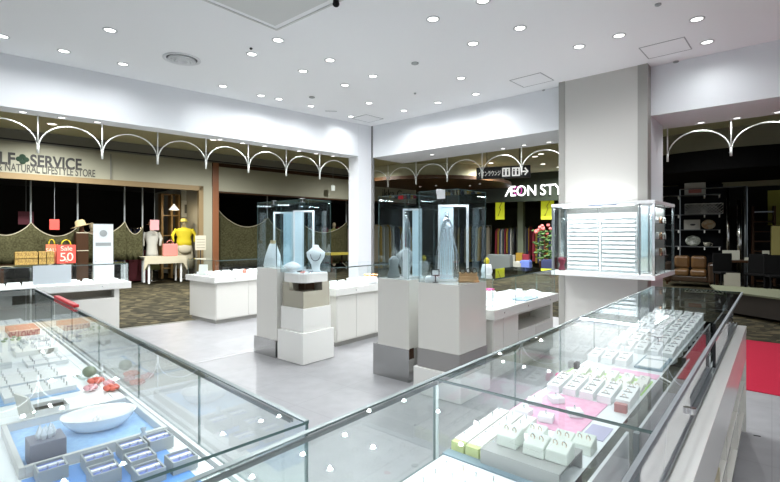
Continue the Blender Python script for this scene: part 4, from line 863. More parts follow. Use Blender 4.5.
for k in range(3): MB().tube([(-0.05 + 0.05 * k + 0.02 * math.cos(a_), -0.01, 0.10 + 0.02 * math.sin(a_)) for a_ in [i_ * math.pi / 6 for i_ in range(12)]], 0.004, 5, closed=True).build('bracelet', BROWN, w_, smooth=True)
c_ = thing('price_card', 'small black-framed white card inside the nearest tower', 'card', TC.W(0.05, 0.27, 0.977), -0.1)
MB().box(-0.035, 0.035, -0.01, 0.01, 0.06, 0.115).build('card_frame', DARK, c_); MB().box(-0.027, 0.027, -0.012, -0.0101, 0.067, 0.108).build('card_face', PWHITE, c_); MB().tube([(0, 0, 0), (0, 0, 0.06)], 0.006).build('card_stem', DARK, c_); MB().cyl(0, 0, 0, 0.006, 0.025).build('card_foot', DARK, c_)
tag(MB().lathe([(0.06, 0), (0.06, 0.03), (0.05, 0.05), (0, 0.055)], n=16).build('display_drum', PWHITE, loc=TC.W(0.08, 0.33, 0.977), smooth=True), 'white drum at the back corner of the nearest tower', 'jewellery stand')

# ---------------------------------------------------------------- wall case round the pillar
WF = Fr((3.40, 5.90), -41.7)                             # x along the front (negative towards the column), y towards the pillar
t = thing('wall_case', 'white-framed glass wall case with slatted backboard wrapped round the pillar', 'showcase', (*WF.o, 0), WF.a)
WX = -1.36; px1 = WF.L(rw(PX1, py0))[0]
pfy = WF.L(rw(PX0 + 0.3, py0))[1] - 0.05
Lp = [(WX, 0), (0, 0), (0, 1.25), (px1 + 0.03, 1.25), (px1 + 0.03, pfy), (WX, pfy)]
for nm, z0, z1, m in (('top_slab', 1.795, 1.84, PWHITE), ('bottom_slab', 0.80, 0.862, PWHITE)): MB().prism(Lp, z0, z1).build(nm, m, t, bevel=0.004)
for x, y in ((-0.035, 0.005), (WX + 0.005, 0.005), (-0.035, 1.21)): MB().box(x, x + 0.03, y, y + 0.03, 0.862, 1.795).build('post', CHROME if x > -0.1 and y < 0.1 else RAIL, t)
MB().box(-0.19, -0.17, 0.005, 0.02, 0.862, 1.795).build('post', RAIL, t)
pane(WX + 0.035, -0.70, 0.008, 0.014, 0.862, 1.795, t); pane(-0.698, -0.19, 0.008, 0.014, 0.862, 1.795, t); pane(-0.17, -0.036, 0.008, 0.014, 0.862, 1.795, t)
pane(-0.014, -0.008, 0.036, 0.62, 0.862, 1.795, t, name='side_glass'); pane(-0.014, -0.008, 0.624, 1.2, 0.862, 1.795, t, name='side_glass'); pane(WX + 0.008, WX + 0.014, 0.036, pfy - 0.01, 0.862, 1.795, t, name='side_glass')
sx0 = WF.hit(567, pfy - 0.06); sx1 = WF.hit(637, pfy - 0.06)
bb = MB().box(sx0, sx1, pfy - 0.05, pfy - 0.01, 0.862, 1.70)
slats = MB(); nsl = 13
bb_o = bb.build('backboard', mat('backboard_white', (0.80, 0.83, 0.85), 0.5), t)
for i in range(nsl):
    z = 0.90 + 0.78 * i / nsl
    for a_, c_ in ((sx0 + 0.02, (sx0 + sx1) / 2 - 0.03), ((sx0 + sx1) / 2 + 0.03, sx1 - 0.02)): slats.hexa([(a_, pfy - 0.085, z), (c_, pfy - 0.085, z), (c_, pfy - 0.051, z), (a_, pfy - 0.051, z)], [(a_, pfy - 0.075, z + 0.032), (c_, pfy - 0.075, z + 0.032), (c_, pfy - 0.051, z + 0.040), (a_, pfy - 0.051, z + 0.040)])
slats.build('slat_panel', PWHITE, t)
MB().box((sx0 + sx1) / 2 - 0.015, (sx0 + sx1) / 2 + 0.015, pfy - 0.08, pfy - 0.051, 0.88, 1.70).build('centre_rail', PWHITE, t)
MB().box(sx1 + 0.01, -0.06, pfy - 0.03, pfy - 0.01, 0.87, 1.79).build('mirror_panel', CHROME, t)
MB().box(WX + 0.04, WX + 0.13, pfy - 0.03, pfy - 0.01, 0.87, 1.79).build('mirror_panel', CHROME, t)
MB().box(px1 + 0.035, px1 + 0.045, 0.40, 1.2, 0.87, 1.79).build('side_backboard', mat('side_board', (0.55, 0.58, 0.56), 0.3), t)
for z in (1.10, 1.32, 1.54): pane(px1 + 0.05, -0.02, 0.42, 1.19, z, z + 0.006, t, name='glass_shelf')
strip(t, sx0 + 0.1, sx1 - 0.1, pfy - 0.10, pfy - 0.08, 1.8401, 1.85)
area(t, ((sx0 + sx1) / 2, pfy - 0.09, 1.856), 0.8, 0.012, 2.2, rot=(math.pi, 0, 0))
MB().box(WF.hit(588), WF.hit(617), -0.002, 0.006, 1.785, 1.80).build('blue_edge_label', mat('steel_blue', (0.10, 0.16, 0.30), 0.5), t)
MB().box(sx0, sx1, 0.05, 0.075, 1.780, 1.793).build('light_strip', LEDM, t)
area(t, ((sx0 + sx1) / 2, 0.06, 1.775), 1.1, 0.02, 9, rot=(math.radians(-18), 0, 0))
area(t, (-0.07, 0.7, 1.775), 0.04, 0.8, 2.5)
for k in range(9):
    z = (1.1065, 1.3265, 1.5465)[k % 3]; y = 0.50 + 0.22 * (k // 3)
    tag(MB().lathe([(0.03, 0), (0.028, 0.05), (0.02, 0.09), (0, 0.095)], n=10, sx=0.8).build('earring_stand', (PWHITE, GOLD, PWARM)[k // 3], loc=WF.W(-0.08, y, z), smooth=True), ('white', 'gold', 'cream')[k // 3] + ' earring stand on the ' + ('lowest', 'middle', 'top')[k % 3] + ' side glass shelf of the wall case', 'jewellery stand', 'stands on the side shelves of the wall case')
b = MB().lathe([(0.05, 0), (0.055, 0.02), (0.03, 0.08), (0.06, 0.14), (0.05, 0.19), (0, 0.2)], n=14, sy=0.7)
xq = WF.hit(562, 0.12)
tag(b.build('necklace_bust', mat('maroon', (0.16, 0.02, 0.04), 0.4), loc=WF.W(xq, 0.12, 0.8625), smooth=True), 'dark maroon bust in the end of the wall case', 'bust')
for k in range(5):
    tag(MB().box(-0.012, 0.012, -0.012, 0.012, 0, 0.02).build('ring_stand', BLACK if k % 2 else PWHITE, loc=WF.W(-0.06, 0.10 + 0.07 * k, 0.8625), rot=WF.a), ('tiny black' if k % 2 else 'tiny white') + ' stand on the wall case slab, ' + ORD[k] + ' from its front corner', 'jewellery stand', 'tiny stands at the wall case corner')

# ---------------------------------------------------------------- red mat
RM = Fr((3.0, 4.35), -41.3)
u_, v_ = math.cos, math.sin
near = P(745, 390, 0); far = P(745, 340, 0)
rmf = Fr(near, -40.0)
lnear = rmf.L(P(780, 396, 0)); lfar = rmf.L(far)
b = MB().prism([(-0.35, 0.3), (0, 0), (6, -0.2), (6, lfar[1]), (lfar[0] - 0.6, lfar[1])], 0, 0.006)
tag(b.build('red_carpet', REDC, loc=(*near, 0.0005), rot=rmf.a), 'bright red carpet runner crossing the shop edge behind the showcase', 'carpet')
x, y = P(757, 436, 0); tag(MB().box(-0.02, 0.02, -0.006, 0.006, 0, 0.003).build('floor_scrap', DARK, loc=(x, y, 0.0005), rot=-0.4), 'tiny dark scrap lying on the grey aisle floor', 'scrap')
# lamp-shop cable loop inside the long showcase
pts = []
for k in range(10):
    a_ = k / 9; pts.append((-1.75 - 0.28 * a_, 0.215 - 0.10 * math.sin(a_ * math.pi * 0.75), 0.756))
tag(MB().tube(pts, 0.0035, 6).build('lamp_cable', PWARM, loc=RS.W(0, 0, 0), rot=RS.a, smooth=True), 'thin pale cable looping over the dark strip inside the long showcase', 'cable')

# ---------------------------------------------------------------- across the corridor: the signed shop
INK = mat('sign_ink', (0.02, 0.018, 0.015), 0.6)
def s1t(name, label, cat, px, y, z=0.0, rot=0.0, group=None): return thing(name, label, cat, S1.W(S1.hit(px, y), y, z), S1.a + rot, group)
def s1h(px, py, y): return S1.hz(px, py, y)[1]
def s1x(px, y=0.0): return S1.hit(px, y)
xs_, hs_ = S1.hz(30, 165.5, -0.02); xe_ = s1x(81.5, -0.02)
sg = s1t('shop_sign', 'cream fascia sign reading SELF SERVICE NATURAL LIFESTYLE STORE above the dark shop front', 'sign', 30, -0.02, 0)
x0s = s1x(-75, -0.02) - s1x(30, -0.02); xr_ = s1x(110, -0.02) - s1x(30, -0.02)
MB().box(x0s, xr_, -0.012, 0.015, s1h(30, 174, -0.02), 3.50).build('sign_panel', CREAM, sg)
MB().box(xr_, xr_ + 0.03, -0.02, 0.015, 2.85, 3.50).build('panel_joint', MGREY, sg)
hb = s1h(30, 166, -0.02); hh = s1h(30, 154.5, -0.02) - hb
def fit(o, wdt):
    bpy.context.view_layer.update(); d = o.dimensions.x
    if d > 1e-3: o.scale.x *= wdt / d
o = text('SERVICE', hh / 0.70, INK, sg, (0, -0.016, hb), bold=0.012); fit(o, xe_ - xs_)
wS = (xe_ - xs_)
o = text('SELF', hh / 0.70, INK, sg, (0, -0.016, hb), bold=0.012); fit(o, wS * 4 / 7.0); o.location.x = s1x(15, -0.02) - s1x(30, -0.02) - wS * 4 / 7.0
cl = MB(); cxl = s1x(22.5, -0.02) - s1x(30, -0.02); czl = hb + hh * 0.52
for dx, dz in ((-0.065, 0), (0.065, 0), (0, 0.065), (0, -0.06)): cl.ell((cxl + dx, -0.018, czl + dz), (0.062, 0.006, 0.06), 12, 6)
cl.build('clover_mark', mat('clover_green', (0.008, 0.03, 0.012), 0.8), sg, smooth=True)
h2 = s1h(30, 172.5, -0.02); o = text('& NATURAL LIFESTYLE STORE', 0.26, mat('sign_ink_pale', (0.05, 0.047, 0.035), 0.6), sg, (0, -0.020, h2), bold=0.004); 
xe2 = s1x(95, -0.02); xs2 = s1x(-3, -0.02); fit(o, xe2 - xs2); o.location.x = xs2 - s1x(30, -0.02)
# storefront posts and rope-hung net curtain
ps = [31, 82, 125, 160]
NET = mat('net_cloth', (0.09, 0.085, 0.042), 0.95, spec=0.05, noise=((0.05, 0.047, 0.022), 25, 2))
def swag_curtain(pxs, ytops, ybot, y, name, label, sag=0.30):
    t = s1t(name, label, 'curtain', pxs[0], y); b = MB(); X0 = s1x(pxs[0], y); n = 12; top = []; 
    for i in range(len(pxs) - 1):
        xa_, xb_ = s1x(pxs[i], y) - X0, s1x(pxs[i + 1], y) - X0; za, zb = s1h(pxs[i], ytops[i], y), s1h(pxs[i + 1], ytops[i + 1], y)
        for k in range(n + (1 if i == len(pxs) - 2 else 0)):
            f_ = k / n; x = xa_ + (xb_ - xa_) * f_; z = za + (zb - za) * f_ - sag * math.sin(math.pi * f_) ** 0.8; top.append((x, z))
    zb_ = s1h(pxs[0], ybot, y)
    vs = []; fs = []; m_ = 4
    for i, (x, z) in enumerate(top):
        for k in range(m_ + 1): vs.append((x, 0.03 * math.sin(i * 1.7) * (0.3 + k / m_), z + (zb_ - z) * k / m_))
    for i in range(len(top) - 1):
        for k in range(m_):
            a_ = i * (m_ + 1) + k; fs.append((a_, a_ + 1, a_ + m_ + 2, a_ + m_ + 1))
    b.add(vs, fs); o = b.build('curtain_cloth', NET, t, smooth=True); so = o.modifiers.new('thick', 'SOLIDIFY'); so.thickness = 0.006
    MB().tube([(x, 0, z + 0.01) for x, z in top], 0.012, 5).build('rope', CREAMD, t, smooth=True)
    for px in pxs: MB().cyl(s1x(px, y) - X0, 0.05, 0, 2.93, 0.02, n=8).build('pole', GREYBOX, t)
    return t
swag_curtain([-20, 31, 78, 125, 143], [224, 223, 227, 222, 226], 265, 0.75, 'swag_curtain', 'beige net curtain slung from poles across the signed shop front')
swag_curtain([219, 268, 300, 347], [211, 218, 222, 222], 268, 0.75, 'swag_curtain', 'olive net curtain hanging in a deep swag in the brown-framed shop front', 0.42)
# baskets on a low dark table
tb = s1t('display_table', 'low dark table carrying rattan baskets in the signed shop front', 'table', 38, 0.15)
zt2 = s1h(38, 264.5, 0.15); hw = (s1x(76, 0.15) - s1x(0, 0.15)) / 2 - 0.05
MB().box(-hw, hw, 0, 0.5, zt2 - 0.04, zt2).build('table_top', BROWN, tb)
for a_, c_ in ((-hw, 0), (hw - 0.05, 0), (-hw, 0.45), (hw - 0.05, 0.45)): MB().box(a_, a_ + 0.05, c_, c_ + 0.05, 0, zt2 - 0.04).build('leg', BROWN, tb)
sc_ = (s1x(40, 0.3) - s1x(38, 0.3)) / 2
for k, px in enumerate((18.5, 26, 33.5, 42, 50)):
    for r_ in range(2):
        b = MB(); hw_ = 3.6 * sc_; hz_ = s1h(38, 257.6 - 0, 0.3) - s1h(38, 264.0, 0.3)
        b.prism([(-hw_, -0.13), (hw_, -0.13), (hw_ * 1.06, 0.13), (-hw_ * 1.06, 0.13)], 0, hz_ * 0.9); b.lathe([(hw_, hz_ * 0.9), (hw_ * 0.9, hz_)], n=12, sy=0.5)
        tag(b.build('rattan_basket', RATTAN, loc=S1.W(s1x(px, 0.3), 0.3, zt2 + 0.001 + r_ * hz_), rot=S1.a), f'rattan basket, {("lower", "upper")[r_]} of the {("first", "second", "third", "fourth", "fifth")[k]} stack from the picture edge', 'basket', 'rattan baskets in the signed shop front')
def bag(px0, px1, pyt, pyb, y, m, label, words_=(), hnd=True, zbase=None):
    pc = (px0 + px1) / 2; t = s1t('paper_bag', label, 'bag', pc, y, zbase if zbase is not None else s1h(pc, pyb, y))
    hw_ = (s1x(px1, y) - s1x(px0, y)) / 2; h_ = s1h(pc, pyt, y) - s1h(pc, pyb, y)
    MB().box(-hw_, hw_, 0, 0.12, 0, h_).build('bag_body', m, t, bevel=0.004)
    if hnd:
        for yy in (0.005, 0.11): MB().tube([(-hw_ * 0.5, yy, h_)] + [(-hw_ * 0.5 * math.cos(a_), yy, h_ + 0.13 * math.sin(a_)) for a_ in [math.pi * i_ / 6 for i_ in range(1, 6)]] + [(hw_ * 0.5, yy, h_)], 0.008, 5).build('handle', YEL, t, smooth=True)
    for tx, sz, z in words_:
        o = text(tx, sz, mat('pale_ink', (0.8, 0.62, 0.5), 0.6), t, (0, -0.006, z), align='CENTER')
    return t
hb_ = s1h(66, 245, 0.05) - s1h(66, 263, 0.05)
bag(57, 76, 245, 263.5, 0.18, REDP, 'red paper sale bag marked 50 beside the rattan baskets', (('Sale', 0.16, hb_ * 0.72), ('50', 0.30, hb_ * 0.14), ('%', 0.10, hb_ * 0.08)), zbase=zt2)
bag(46, 58, 239, 258, 0.42, mat('red_orange', (0.62, 0.15, 0.07), 0.6), 'orange-red bag standing behind the sale bag', (('SALE', 0.12, 0.3),), zbase=zt2)
def hang_sign(px, py, w_, h_, y, m, lab, ztop=2.9, body=()):
    x_, z_ = S1.hz(px, py, y); t = thing('hanging_sign', lab, 'sign', S1.W(x_, y, z_), S1.a)
    MB().box(-w_ / 2, w_ / 2, -0.008, 0.008, -h_ / 2, h_ / 2).build('sign_face', m, t); MB().tube([(0, 0, h_ / 2), (0, 0, ztop - z_)], 0.004, 4).build('cord', GREYBOX, t)
    for tx, sz, z, mm in body: text(tx, sz, mm, t, (0, -0.011, z), align='CENTER')
hang_sign(54.5, 224.5, 0.20, 0.26, 0.2, REDP, 'small red hanging sign above the baskets'); hang_sign(26, 218, 0.32, 0.34, 1.4, mat('dim_red', (0.12, 0.02, 0.03), 0.7), 'dim red poster deep in the signed shop')
hang_sign(333, 188, 0.16, 0.19, -0.35, mat('pale_card', (0.68, 0.72, 0.66), 0.5), 'tiny pale card hanging before the cream fascia', ztop=3.8)
# cabinet with a straw hat
x_, z_ = S1.hz(83, 232, 0.3)
t = s1t('display_cabinet', 'dark brown narrow cabinet with white shelf edges under the straw hat', 'cabinet', 82.5, 0.3)
hw_ = (s1x(89, 0.3) - s1x(77, 0.3)) / 2
MB().box(-hw_, hw_, 0, 0.34, 0, z_).build('cabinet_body', BROWN, t)
for z in (s1h(83, 251, 0.3), z_ - 0.03): MB().box(-hw_, hw_, -0.006, -0.0005, z, z + 0.02).build('shelf_edge', CREAMD, t)
b = MB().lathe([(0.26, 0.02), (0.27, 0.03), (0.13, 0.05), (0.12, 0.16), (0.08, 0.19), (0, 0.195)], n=20, sy=0.8)
hat_stand = MB().cyl(0, 0, 0, 0.16, 0.06, 0.05)
tag(hat_stand.build('hat_block', WOODR, loc=S1.W(s1x(83, 0.3) , 0.5, z_ + 0.0005)), 'brown block holding up the straw hat', 'stand')
o = tag(b.build('straw_hat', mat('straw', (0.42, 0.33, 0.17), 0.8), loc=S1.W(s1x(82.5, 0.3), 0.42, z_ + 0.13), smooth=True), 'wide straw hat perched above the dark brown cabinet', 'hat'); o.rotation_euler = (0.15, -0.25, 0)
def mannequin(px, pyt, pyb, y, body_m, label, skirt_m=None, hat_m=None, arms=True, base=True, bagm=None, wide=1.0, toz=None):
    """clothed shop dummy: trunk, head block, arms, pole"""
    x_, zt_ = S1.hz(px, pyt, y); zb_ = S1.hz(px, pyb, y)[1]; t = thing('mannequin', label, 'mannequin', S1.W(x_, y, 0), S1.a - 0.3)
    hgt = zt_; sh = hgt - 0.28
    prof = [(0.17 * wide, zb_), (0.16 * wide, zb_ + 0.15), (0.14 * wide, (zb_ + sh) / 2), (0.19 * wide, sh - 0.12), (0.16 * wide, sh - 0.03), (0.05, sh + 0.02), (0.045, sh + 0.06)]
    MB().lathe(prof, n=16, sy=0.6).build('shirt', body_m, t, smooth=True)
    b = MB(); b.lathe([(0.045, sh + 0.02), (0.045, sh + 0.08)], n=10); b.ell((0, -0.01, sh + 0.16), (0.07, 0.085, 0.105), 12, 8); b.build('head', SKINC, t, smooth=True)
    if arms:
        for s in (-1, 1): MB().tube([(s * 0.16 * wide, 0, sh - 0.04), (s * 0.24 * wide, -0.03, sh - 0.22), (s * 0.22 * wide, -0.12, sh - 0.42)], [0.055, 0.05, 0.035], 8).build('sleeve', body_m, t, smooth=True)
    if skirt_m: MB().lathe([(0.22 * wide, 0.35), (0.20 * wide, zb_ * 0.7), (0.165 * wide, zb_ + 0.02)], n=16, sy=0.7).build('skirt', skirt_m, t, smooth=True)
    if hat_m: MB().lathe([(0.15, sh + 0.2), (0.09, sh + 0.22), (0.085, sh + 0.28), (0, sh + 0.30)], n=16).build('hat', hat_m, t, smooth=True)
    MB().cyl(0, 0, 0, zb_ + 0.05, 0.02, n=8).build('pole', CHROME, t); MB().cyl(0, 0, 0, 0.02, 0.17).build('foot', CHROME, t)
    if bagm: MB().ell((0.02, -0.2, zb_ - 0.1), (0.2, 0.09, 0.14)).build('shoulder_bag', bagm, t, smooth=True)
    return t
mannequin(152, 222, 258, 0.9, mat('white_shirt', (0.45, 0.44, 0.38), 0.8), 'shop dummy in a pale open shirt and brown cap behind the cloth-covered table', OLIVE, WOODR)
mannequin(184, 219, 246, 0.9, YEL, 'shop dummy in a bright yellow jacket and yellow hat carrying a cream bag', CREAMD, mat('hat_yellow', (0.6, 0.5, 0.1), 0.8), bagm=CREAMD, wide=1.35)
mannequin(229, 226, 250, 1.35, mat('pale_yellow', (0.55, 0.46, 0.18), 0.8), 'shop dummy in pale yellow with arm out beside the red-brown post', BLACK, None)
mannequin(266, 219, 252, 1.7, OLIVE, 'shop dummy in an olive coat seen past the plain glass tower', OLIVE, SKINC)
mannequin(334, 222, 262, 1.2, mat('olive_coat', (0.24, 0.24, 0.07), 0.8), 'shop dummy in a yellow-olive coat between the stepped tower and the column', OLIVE)
mannequin(92, 222, 250, 1.3, mat('dim_beige', (0.2, 0.15, 0.09), 0.8), 'dim beige-clad dummy behind the straw hat cabinet', BROWN)
hang_sign(154.5, 225, 0.24, 0.30, 0.6, mat('pink_card', (0.70, 0.36, 0.36), 0.6), 'pink card hanging before the pale-shirted dummy')
# cloth-covered table
yt = 0.15; ct = s1t('display_table', 'small table with white legs under a beige cloth in the signed shop front', 'table', 166, yt)
hw_ = (s1x(187, yt) - s1x(146, yt)) / 2; zt3 = s1h(166, 256.5, yt)
MB().box(-hw_ + 0.03, hw_ - 0.03, 0.03, 0.57, zt3 - 0.04, zt3 - 0.006).build('table_top', PWARM, ct)
for a_ in (-hw_ + 0.10, hw_ - 0.14):
    for c_ in (0.05, 0.51): MB().box(a_, a_ + 0.045, c_, c_ + 0.045, 0, zt3 - 0.04).build('leg', PWARM, ct)
cl = thing('tablecloth', 'beige cloth draped over the white-legged table, longer at its corners', 'tablecloth', S1.W(s1x(166, yt), yt, 0), S1.a)
b = MB().box(-hw_, hw_, -0.005, 0.6, zt3 - 0.005, zt3)
b.vprism([(-hw_ - 0.005, zt3), (hw_ + 0.005, zt3), (hw_ + 0.04, zt3 - 0.42), (hw_ - 0.08, zt3 - 0.20), (-hw_ + 0.08, zt3 - 0.20), (-hw_ - 0.04, zt3 - 0.42)], -0.012, -0.006); b.build('cloth', CREAMD, cl)
x_ = s1x(171, yt + 0.1)
bg = thing('pink_handbag', 'salmon pink handbag on the cloth-covered table', 'bag', S1.W(x_, yt + 0.12, zt3 + 0.001), S1.a)
MB().box(-0.20, 0.20, 0, 0.12, 0, 0.36).build('bag_body', mat('salmon', (0.62, 0.22, 0.18), 0.6), bg, bevel=0.02); MB().tube([(0.09 * math.cos(a_), 0.06, 0.36 + 0.10 * math.sin(a_)) for a_ in [math.pi * i_ / 8 for i_ in range(9)]], 0.012, 6).build('handle', MATS['salmon'], bg, smooth=True)
# dark red chest, sign on a stand, inner cream wall, brown door frames, pendant, picture
t = s1t('storage_chest', 'dark red chest standing in the gloom behind the pale-shirted dummy', 'chest', 139, 1.35)
MB().box(-0.28, 0.28, 0, 0.4, 0, s1h(141, 251, 1.35) - 0.05).build('chest_body', mat('dark_red', (0.10, 0.008, 0.015), 0.6), t, bevel=0.01); MB().box(-0.30, 0.30, -0.02, 0.42, s1h(141, 251, 1.35) - 0.05, s1h(141, 251, 1.35)).build('chest_lid', MATS['dark_red'], t, bevel=0.01)
t = s1t('floor_sign', 'small cream notice on a dark stand before the cream wall end', 'sign', 200.5, -0.4)
z_ = s1h(200.5, 250, -0.4); MB().box(-0.15, 0.15, -0.01, 0.01, z_, z_ + 0.42).build('notice_panel', mat('notice_cream', (0.55, 0.50, 0.38), 0.6), t); MB().cyl(0, 0.0, 0, z_, 0.015, n=8).build('pole', DARK, t); MB().cyl(0, 0, 0, 0.02, 0.16).build('foot', DARK, t)
for k in range(4): MB().box(-0.12, 0.12, -0.013, -0.0105, z_ + 0.06 + 0.08 * k, z_ + 0.075 + 0.08 * k).build('printed_line', MGREY, t)
struct(s1box(s1x(181, 1.6), s1x(203, 1.6), 1.6, 1.7, 0, 2.9).build('wall_far', mat('inner_wall', (0.42, 0.41, 0.34), 0.8)))
t = s1t('shelf_unit', 'brown wooden shelf frame with glass beside the inner cream wall', 'shelf', 171, 1.5)
hw_ = (s1x(180, 1.5) - s1x(161, 1.5)) / 2
WD = mat('honey_wood', (0.22, 0.13, 0.04), 0.5)
for a_ in (-hw_, 0.0, hw_ - 0.06): MB().box(a_, a_ + 0.06, 0, 0.3, 0, s1h(171, 194, 1.5)).build('upright', WD, t)
for z in (0.3, 0.9, s1h(171, 236, 1.5), s1h(171, 216, 1.5), s1h(171, 195, 1.5)): MB().box(-hw_ + 0.06, hw_ - 0.06, 0.01, 0.29, z, z + 0.03).build('shelf_board', WD, t)
x_, z_ = S1.hz(187.5, 209, 1.58); t = thing('framed_picture', 'white-matted picture on the inner cream wall', 'picture', S1.W(x_, 1.58, z_), S1.a)
MB().box(-0.20, 0.20, -0.02, 0.015, -0.27, 0.27).build('frame', mat('frame_white', (0.55, 0.55, 0.50), 0.5), t); MB().box(-0.10, 0.10, -0.024, -0.0205, -0.14, 0.14).build('print', mat('print_dark', (0.12, 0.12, 0.10), 0.6), t)
x_, z_ = S1.hz(174, 208, 0.9); t = thing('pendant_lamp', 'small white cone pendant lamp glowing over the yellow dummy', 'lamp', S1.W(x_, 0.9, z_), 0)
MB().lathe([(0.15, -0.06), (0.03, 0.09), (0.02, 0.12)], n=18).build('lamp_shade', mat('shade_lit', (0.8, 0.8, 0.75), 0.4, emit=(1, 0.95, 0.8), es=0.8), t, smooth=True); MB().tube([(0, 0, 0.11), (0, 0, 2.94 - z_)], 0.006, 5).build('cord', BLACK, t)
l = bpy.data.lights.new('lamp_light', 'POINT'); l.energy = 9; l.color = (1, 0.85, 0.6); l.shadow_soft_size = 0.08; o = bpy.data.objects.new('lamp_light', l); C.objects.link(o); o.parent = t; o.location = (0, 0, -0.12)
# clothes rails
def rail(px0, px1, pyt, pyb, y, cols, label, grp, n, fr=S1):
    t = thing('clothes_rail', label, 'clothes rail', fr.W(fr.hit(px0, y), y, 0), fr.a); L_ = fr.hit(px1, y) - fr.hit(px0, y); zt_ = fr.hz((px0 + px1) / 2, pyt, y)[1]; zb_ = fr.hz((px0 + px1) / 2, pyb, y)[1]
    MB().tube([(-0.05, 0, 0), (-0.05, 0, zt_), (L_ + 0.05, 0, zt_), (L_ + 0.05, 0, 0)], 0.015, 6).build('rail_frame', CHROME, t, smooth=True)
    rnd = random.Random(n)
    for k in range(n):
        x = L_ * (k + 0.5) / n; b = MB(); d = rnd.uniform(0.19, 0.24); z1 = zt_ - 0.03; lo = zb_ + rnd.uniform(-0.05, 0.15)
        b.hexa([(-0.02, -d, lo), (0.02, -d, lo), (0.02, d, lo), (-0.02, d, lo)], [(-0.022, -d * 0.85, z1 - 0.12), (0.022, -d * 0.85, z1 - 0.12), (0.022, d * 0.85, z1 - 0.12), (-0.022, d * 0.85, z1 - 0.12)])
        b.hexa([(-0.022, -d * 0.85, z1 - 0.12), (0.022, -d * 0.85, z1 - 0.12), (0.022, d * 0.85, z1 - 0.12), (-0.022, d * 0.85, z1 - 0.12)], [(-0.012, -0.04, z1), (0.012, -0.04, z1), (0.012, 0.04, z1), (-0.012, 0.04, z1)])
        cn = cols[k % len(cols)]
        tag(b.build('garment', cn[1], loc=fr.W(fr.hit(px0, y) + x, y, 0), rot=fr.a + rnd.uniform(-0.35, 0.35)), f'{cn[0]} garment hanging {grp}, {ORD[k]} on its rail', 'garment', f'{cn[0]} garments {grp}')
GB = mat('garment_beige', (0.30, 0.27, 0.19), 0.9); GW = mat('garment_white', (0.42, 0.42, 0.36), 0.9); GD = mat('garment_dark', (0.05, 0.05, 0.06), 0.9); GR = mat('garment_red', (0.30, 0.03, 0.05), 0.9); GO = mat('garment_mustard', (0.40, 0.24, 0.03), 0.9); GV = mat('garment_navy', (0.04, 0.05, 0.12), 0.9)
rail(241, 258, 231, 262, 1.3, [('pale beige', GB), ('dark', GD), ('off-white', GW)], 'clothes rail behind the olive net curtain', 'behind the olive net curtain', 8)
rail(300, 352, 226, 262, 1.8, [('dark', GD), ('pale beige', GB), ('dark red', GR)], 'long clothes rail in the shop before the column', 'in the shop before the column', 12)
rail(110, 140, 228, 262, 2.2, [('dark', GD), ('navy', GV)], 'clothes rail deep in the signed shop', 'deep in the signed shop', 8)
rail(374, 392, 224, 268, 0.8, [('pale beige', GB), ('mustard', GO), ('off-white', GW)], 'clothes rail just past the corner column', 'just past the corner column', 6)
rail(395, 414, 226, 268, 1.2, [('dark', GD), ('mustard', GO), ('dark red', GR)], 'clothes rail behind the steel-based tower', 'behind the steel-based tower', 6)
t = s1t('shop_sign', 'black lettering on the cream fascia above the glass towers', 'sign', 382, -0.02)
z_ = s1h(382, 196, -0.02); o = text('ikka Gran', 0.42, INK, t, (0, -0.004, z_)); fit(o, s1x(411, -0.02) - s1x(382, -0.02))
tt = s1t('display_table', 'low yellow-draped table seen past the stepped glass tower', 'table', 340, 0.0); MB().box(-0.5, 0.5, -0.1, 0.5, 0.62, 0.70).build('table_top', mat('mustard_cloth', (0.45, 0.36, 0.05), 0.8), tt)
for a_ in (-0.45, 0.40):
    for c_ in (-0.07, 0.42): MB().box(a_, a_ + 0.05, c_, c_ + 0.05, 0, 0.62).build('leg', BROWN, tt)

# ---------------------------------------------------------------- the big store with the lit name
t = thing('shop_sign', 'lit white letters reading AEON STYLE on the dark store fascia', 'sign', AF.W(AF.hit(505, -0.05), -0.05, 0), AF.a)
def ah(px, py, y): return AF.hz(px, py, y)[1]
zb_ = ah(505, 196.5, -0.05); sz = (ah(505, 186, -0.05) - zb_) / 0.72
w1 = AF.hit(536, -0.05) - AF.hit(505, -0.05); w2 = AF.hit(560, -0.05) - AF.hit(540, -0.05)
o = text('\u00c6ON', sz, LETTER, t, (0, -0.02, zb_), ext=0.02, name='store_name'); fit(o, w1)
o = text('STYLE', sz, LETTER, t, (AF.hit(540, -0.05) - AF.hit(505, -0.05), -0.02, zb_), ext=0.02, name='store_name'); fit(o, w2 * 5 / 2.85)
b = MB(); b.tube([(w1 * 0.42 + 0.16 * math.cos(a_), -0.01, zb_ + sz * 0.36 + 0.16 * math.sin(a_)) for a_ in [i_ * math.pi / 8 for i_ in range(16)]], 0.02, 6, closed=True)
b.build('magenta_loop', mat('magenta', (0.55, 0.05, 0.35), 0.4, emit=(0.6, 0.05, 0.4), es=0.5), t, smooth=True)
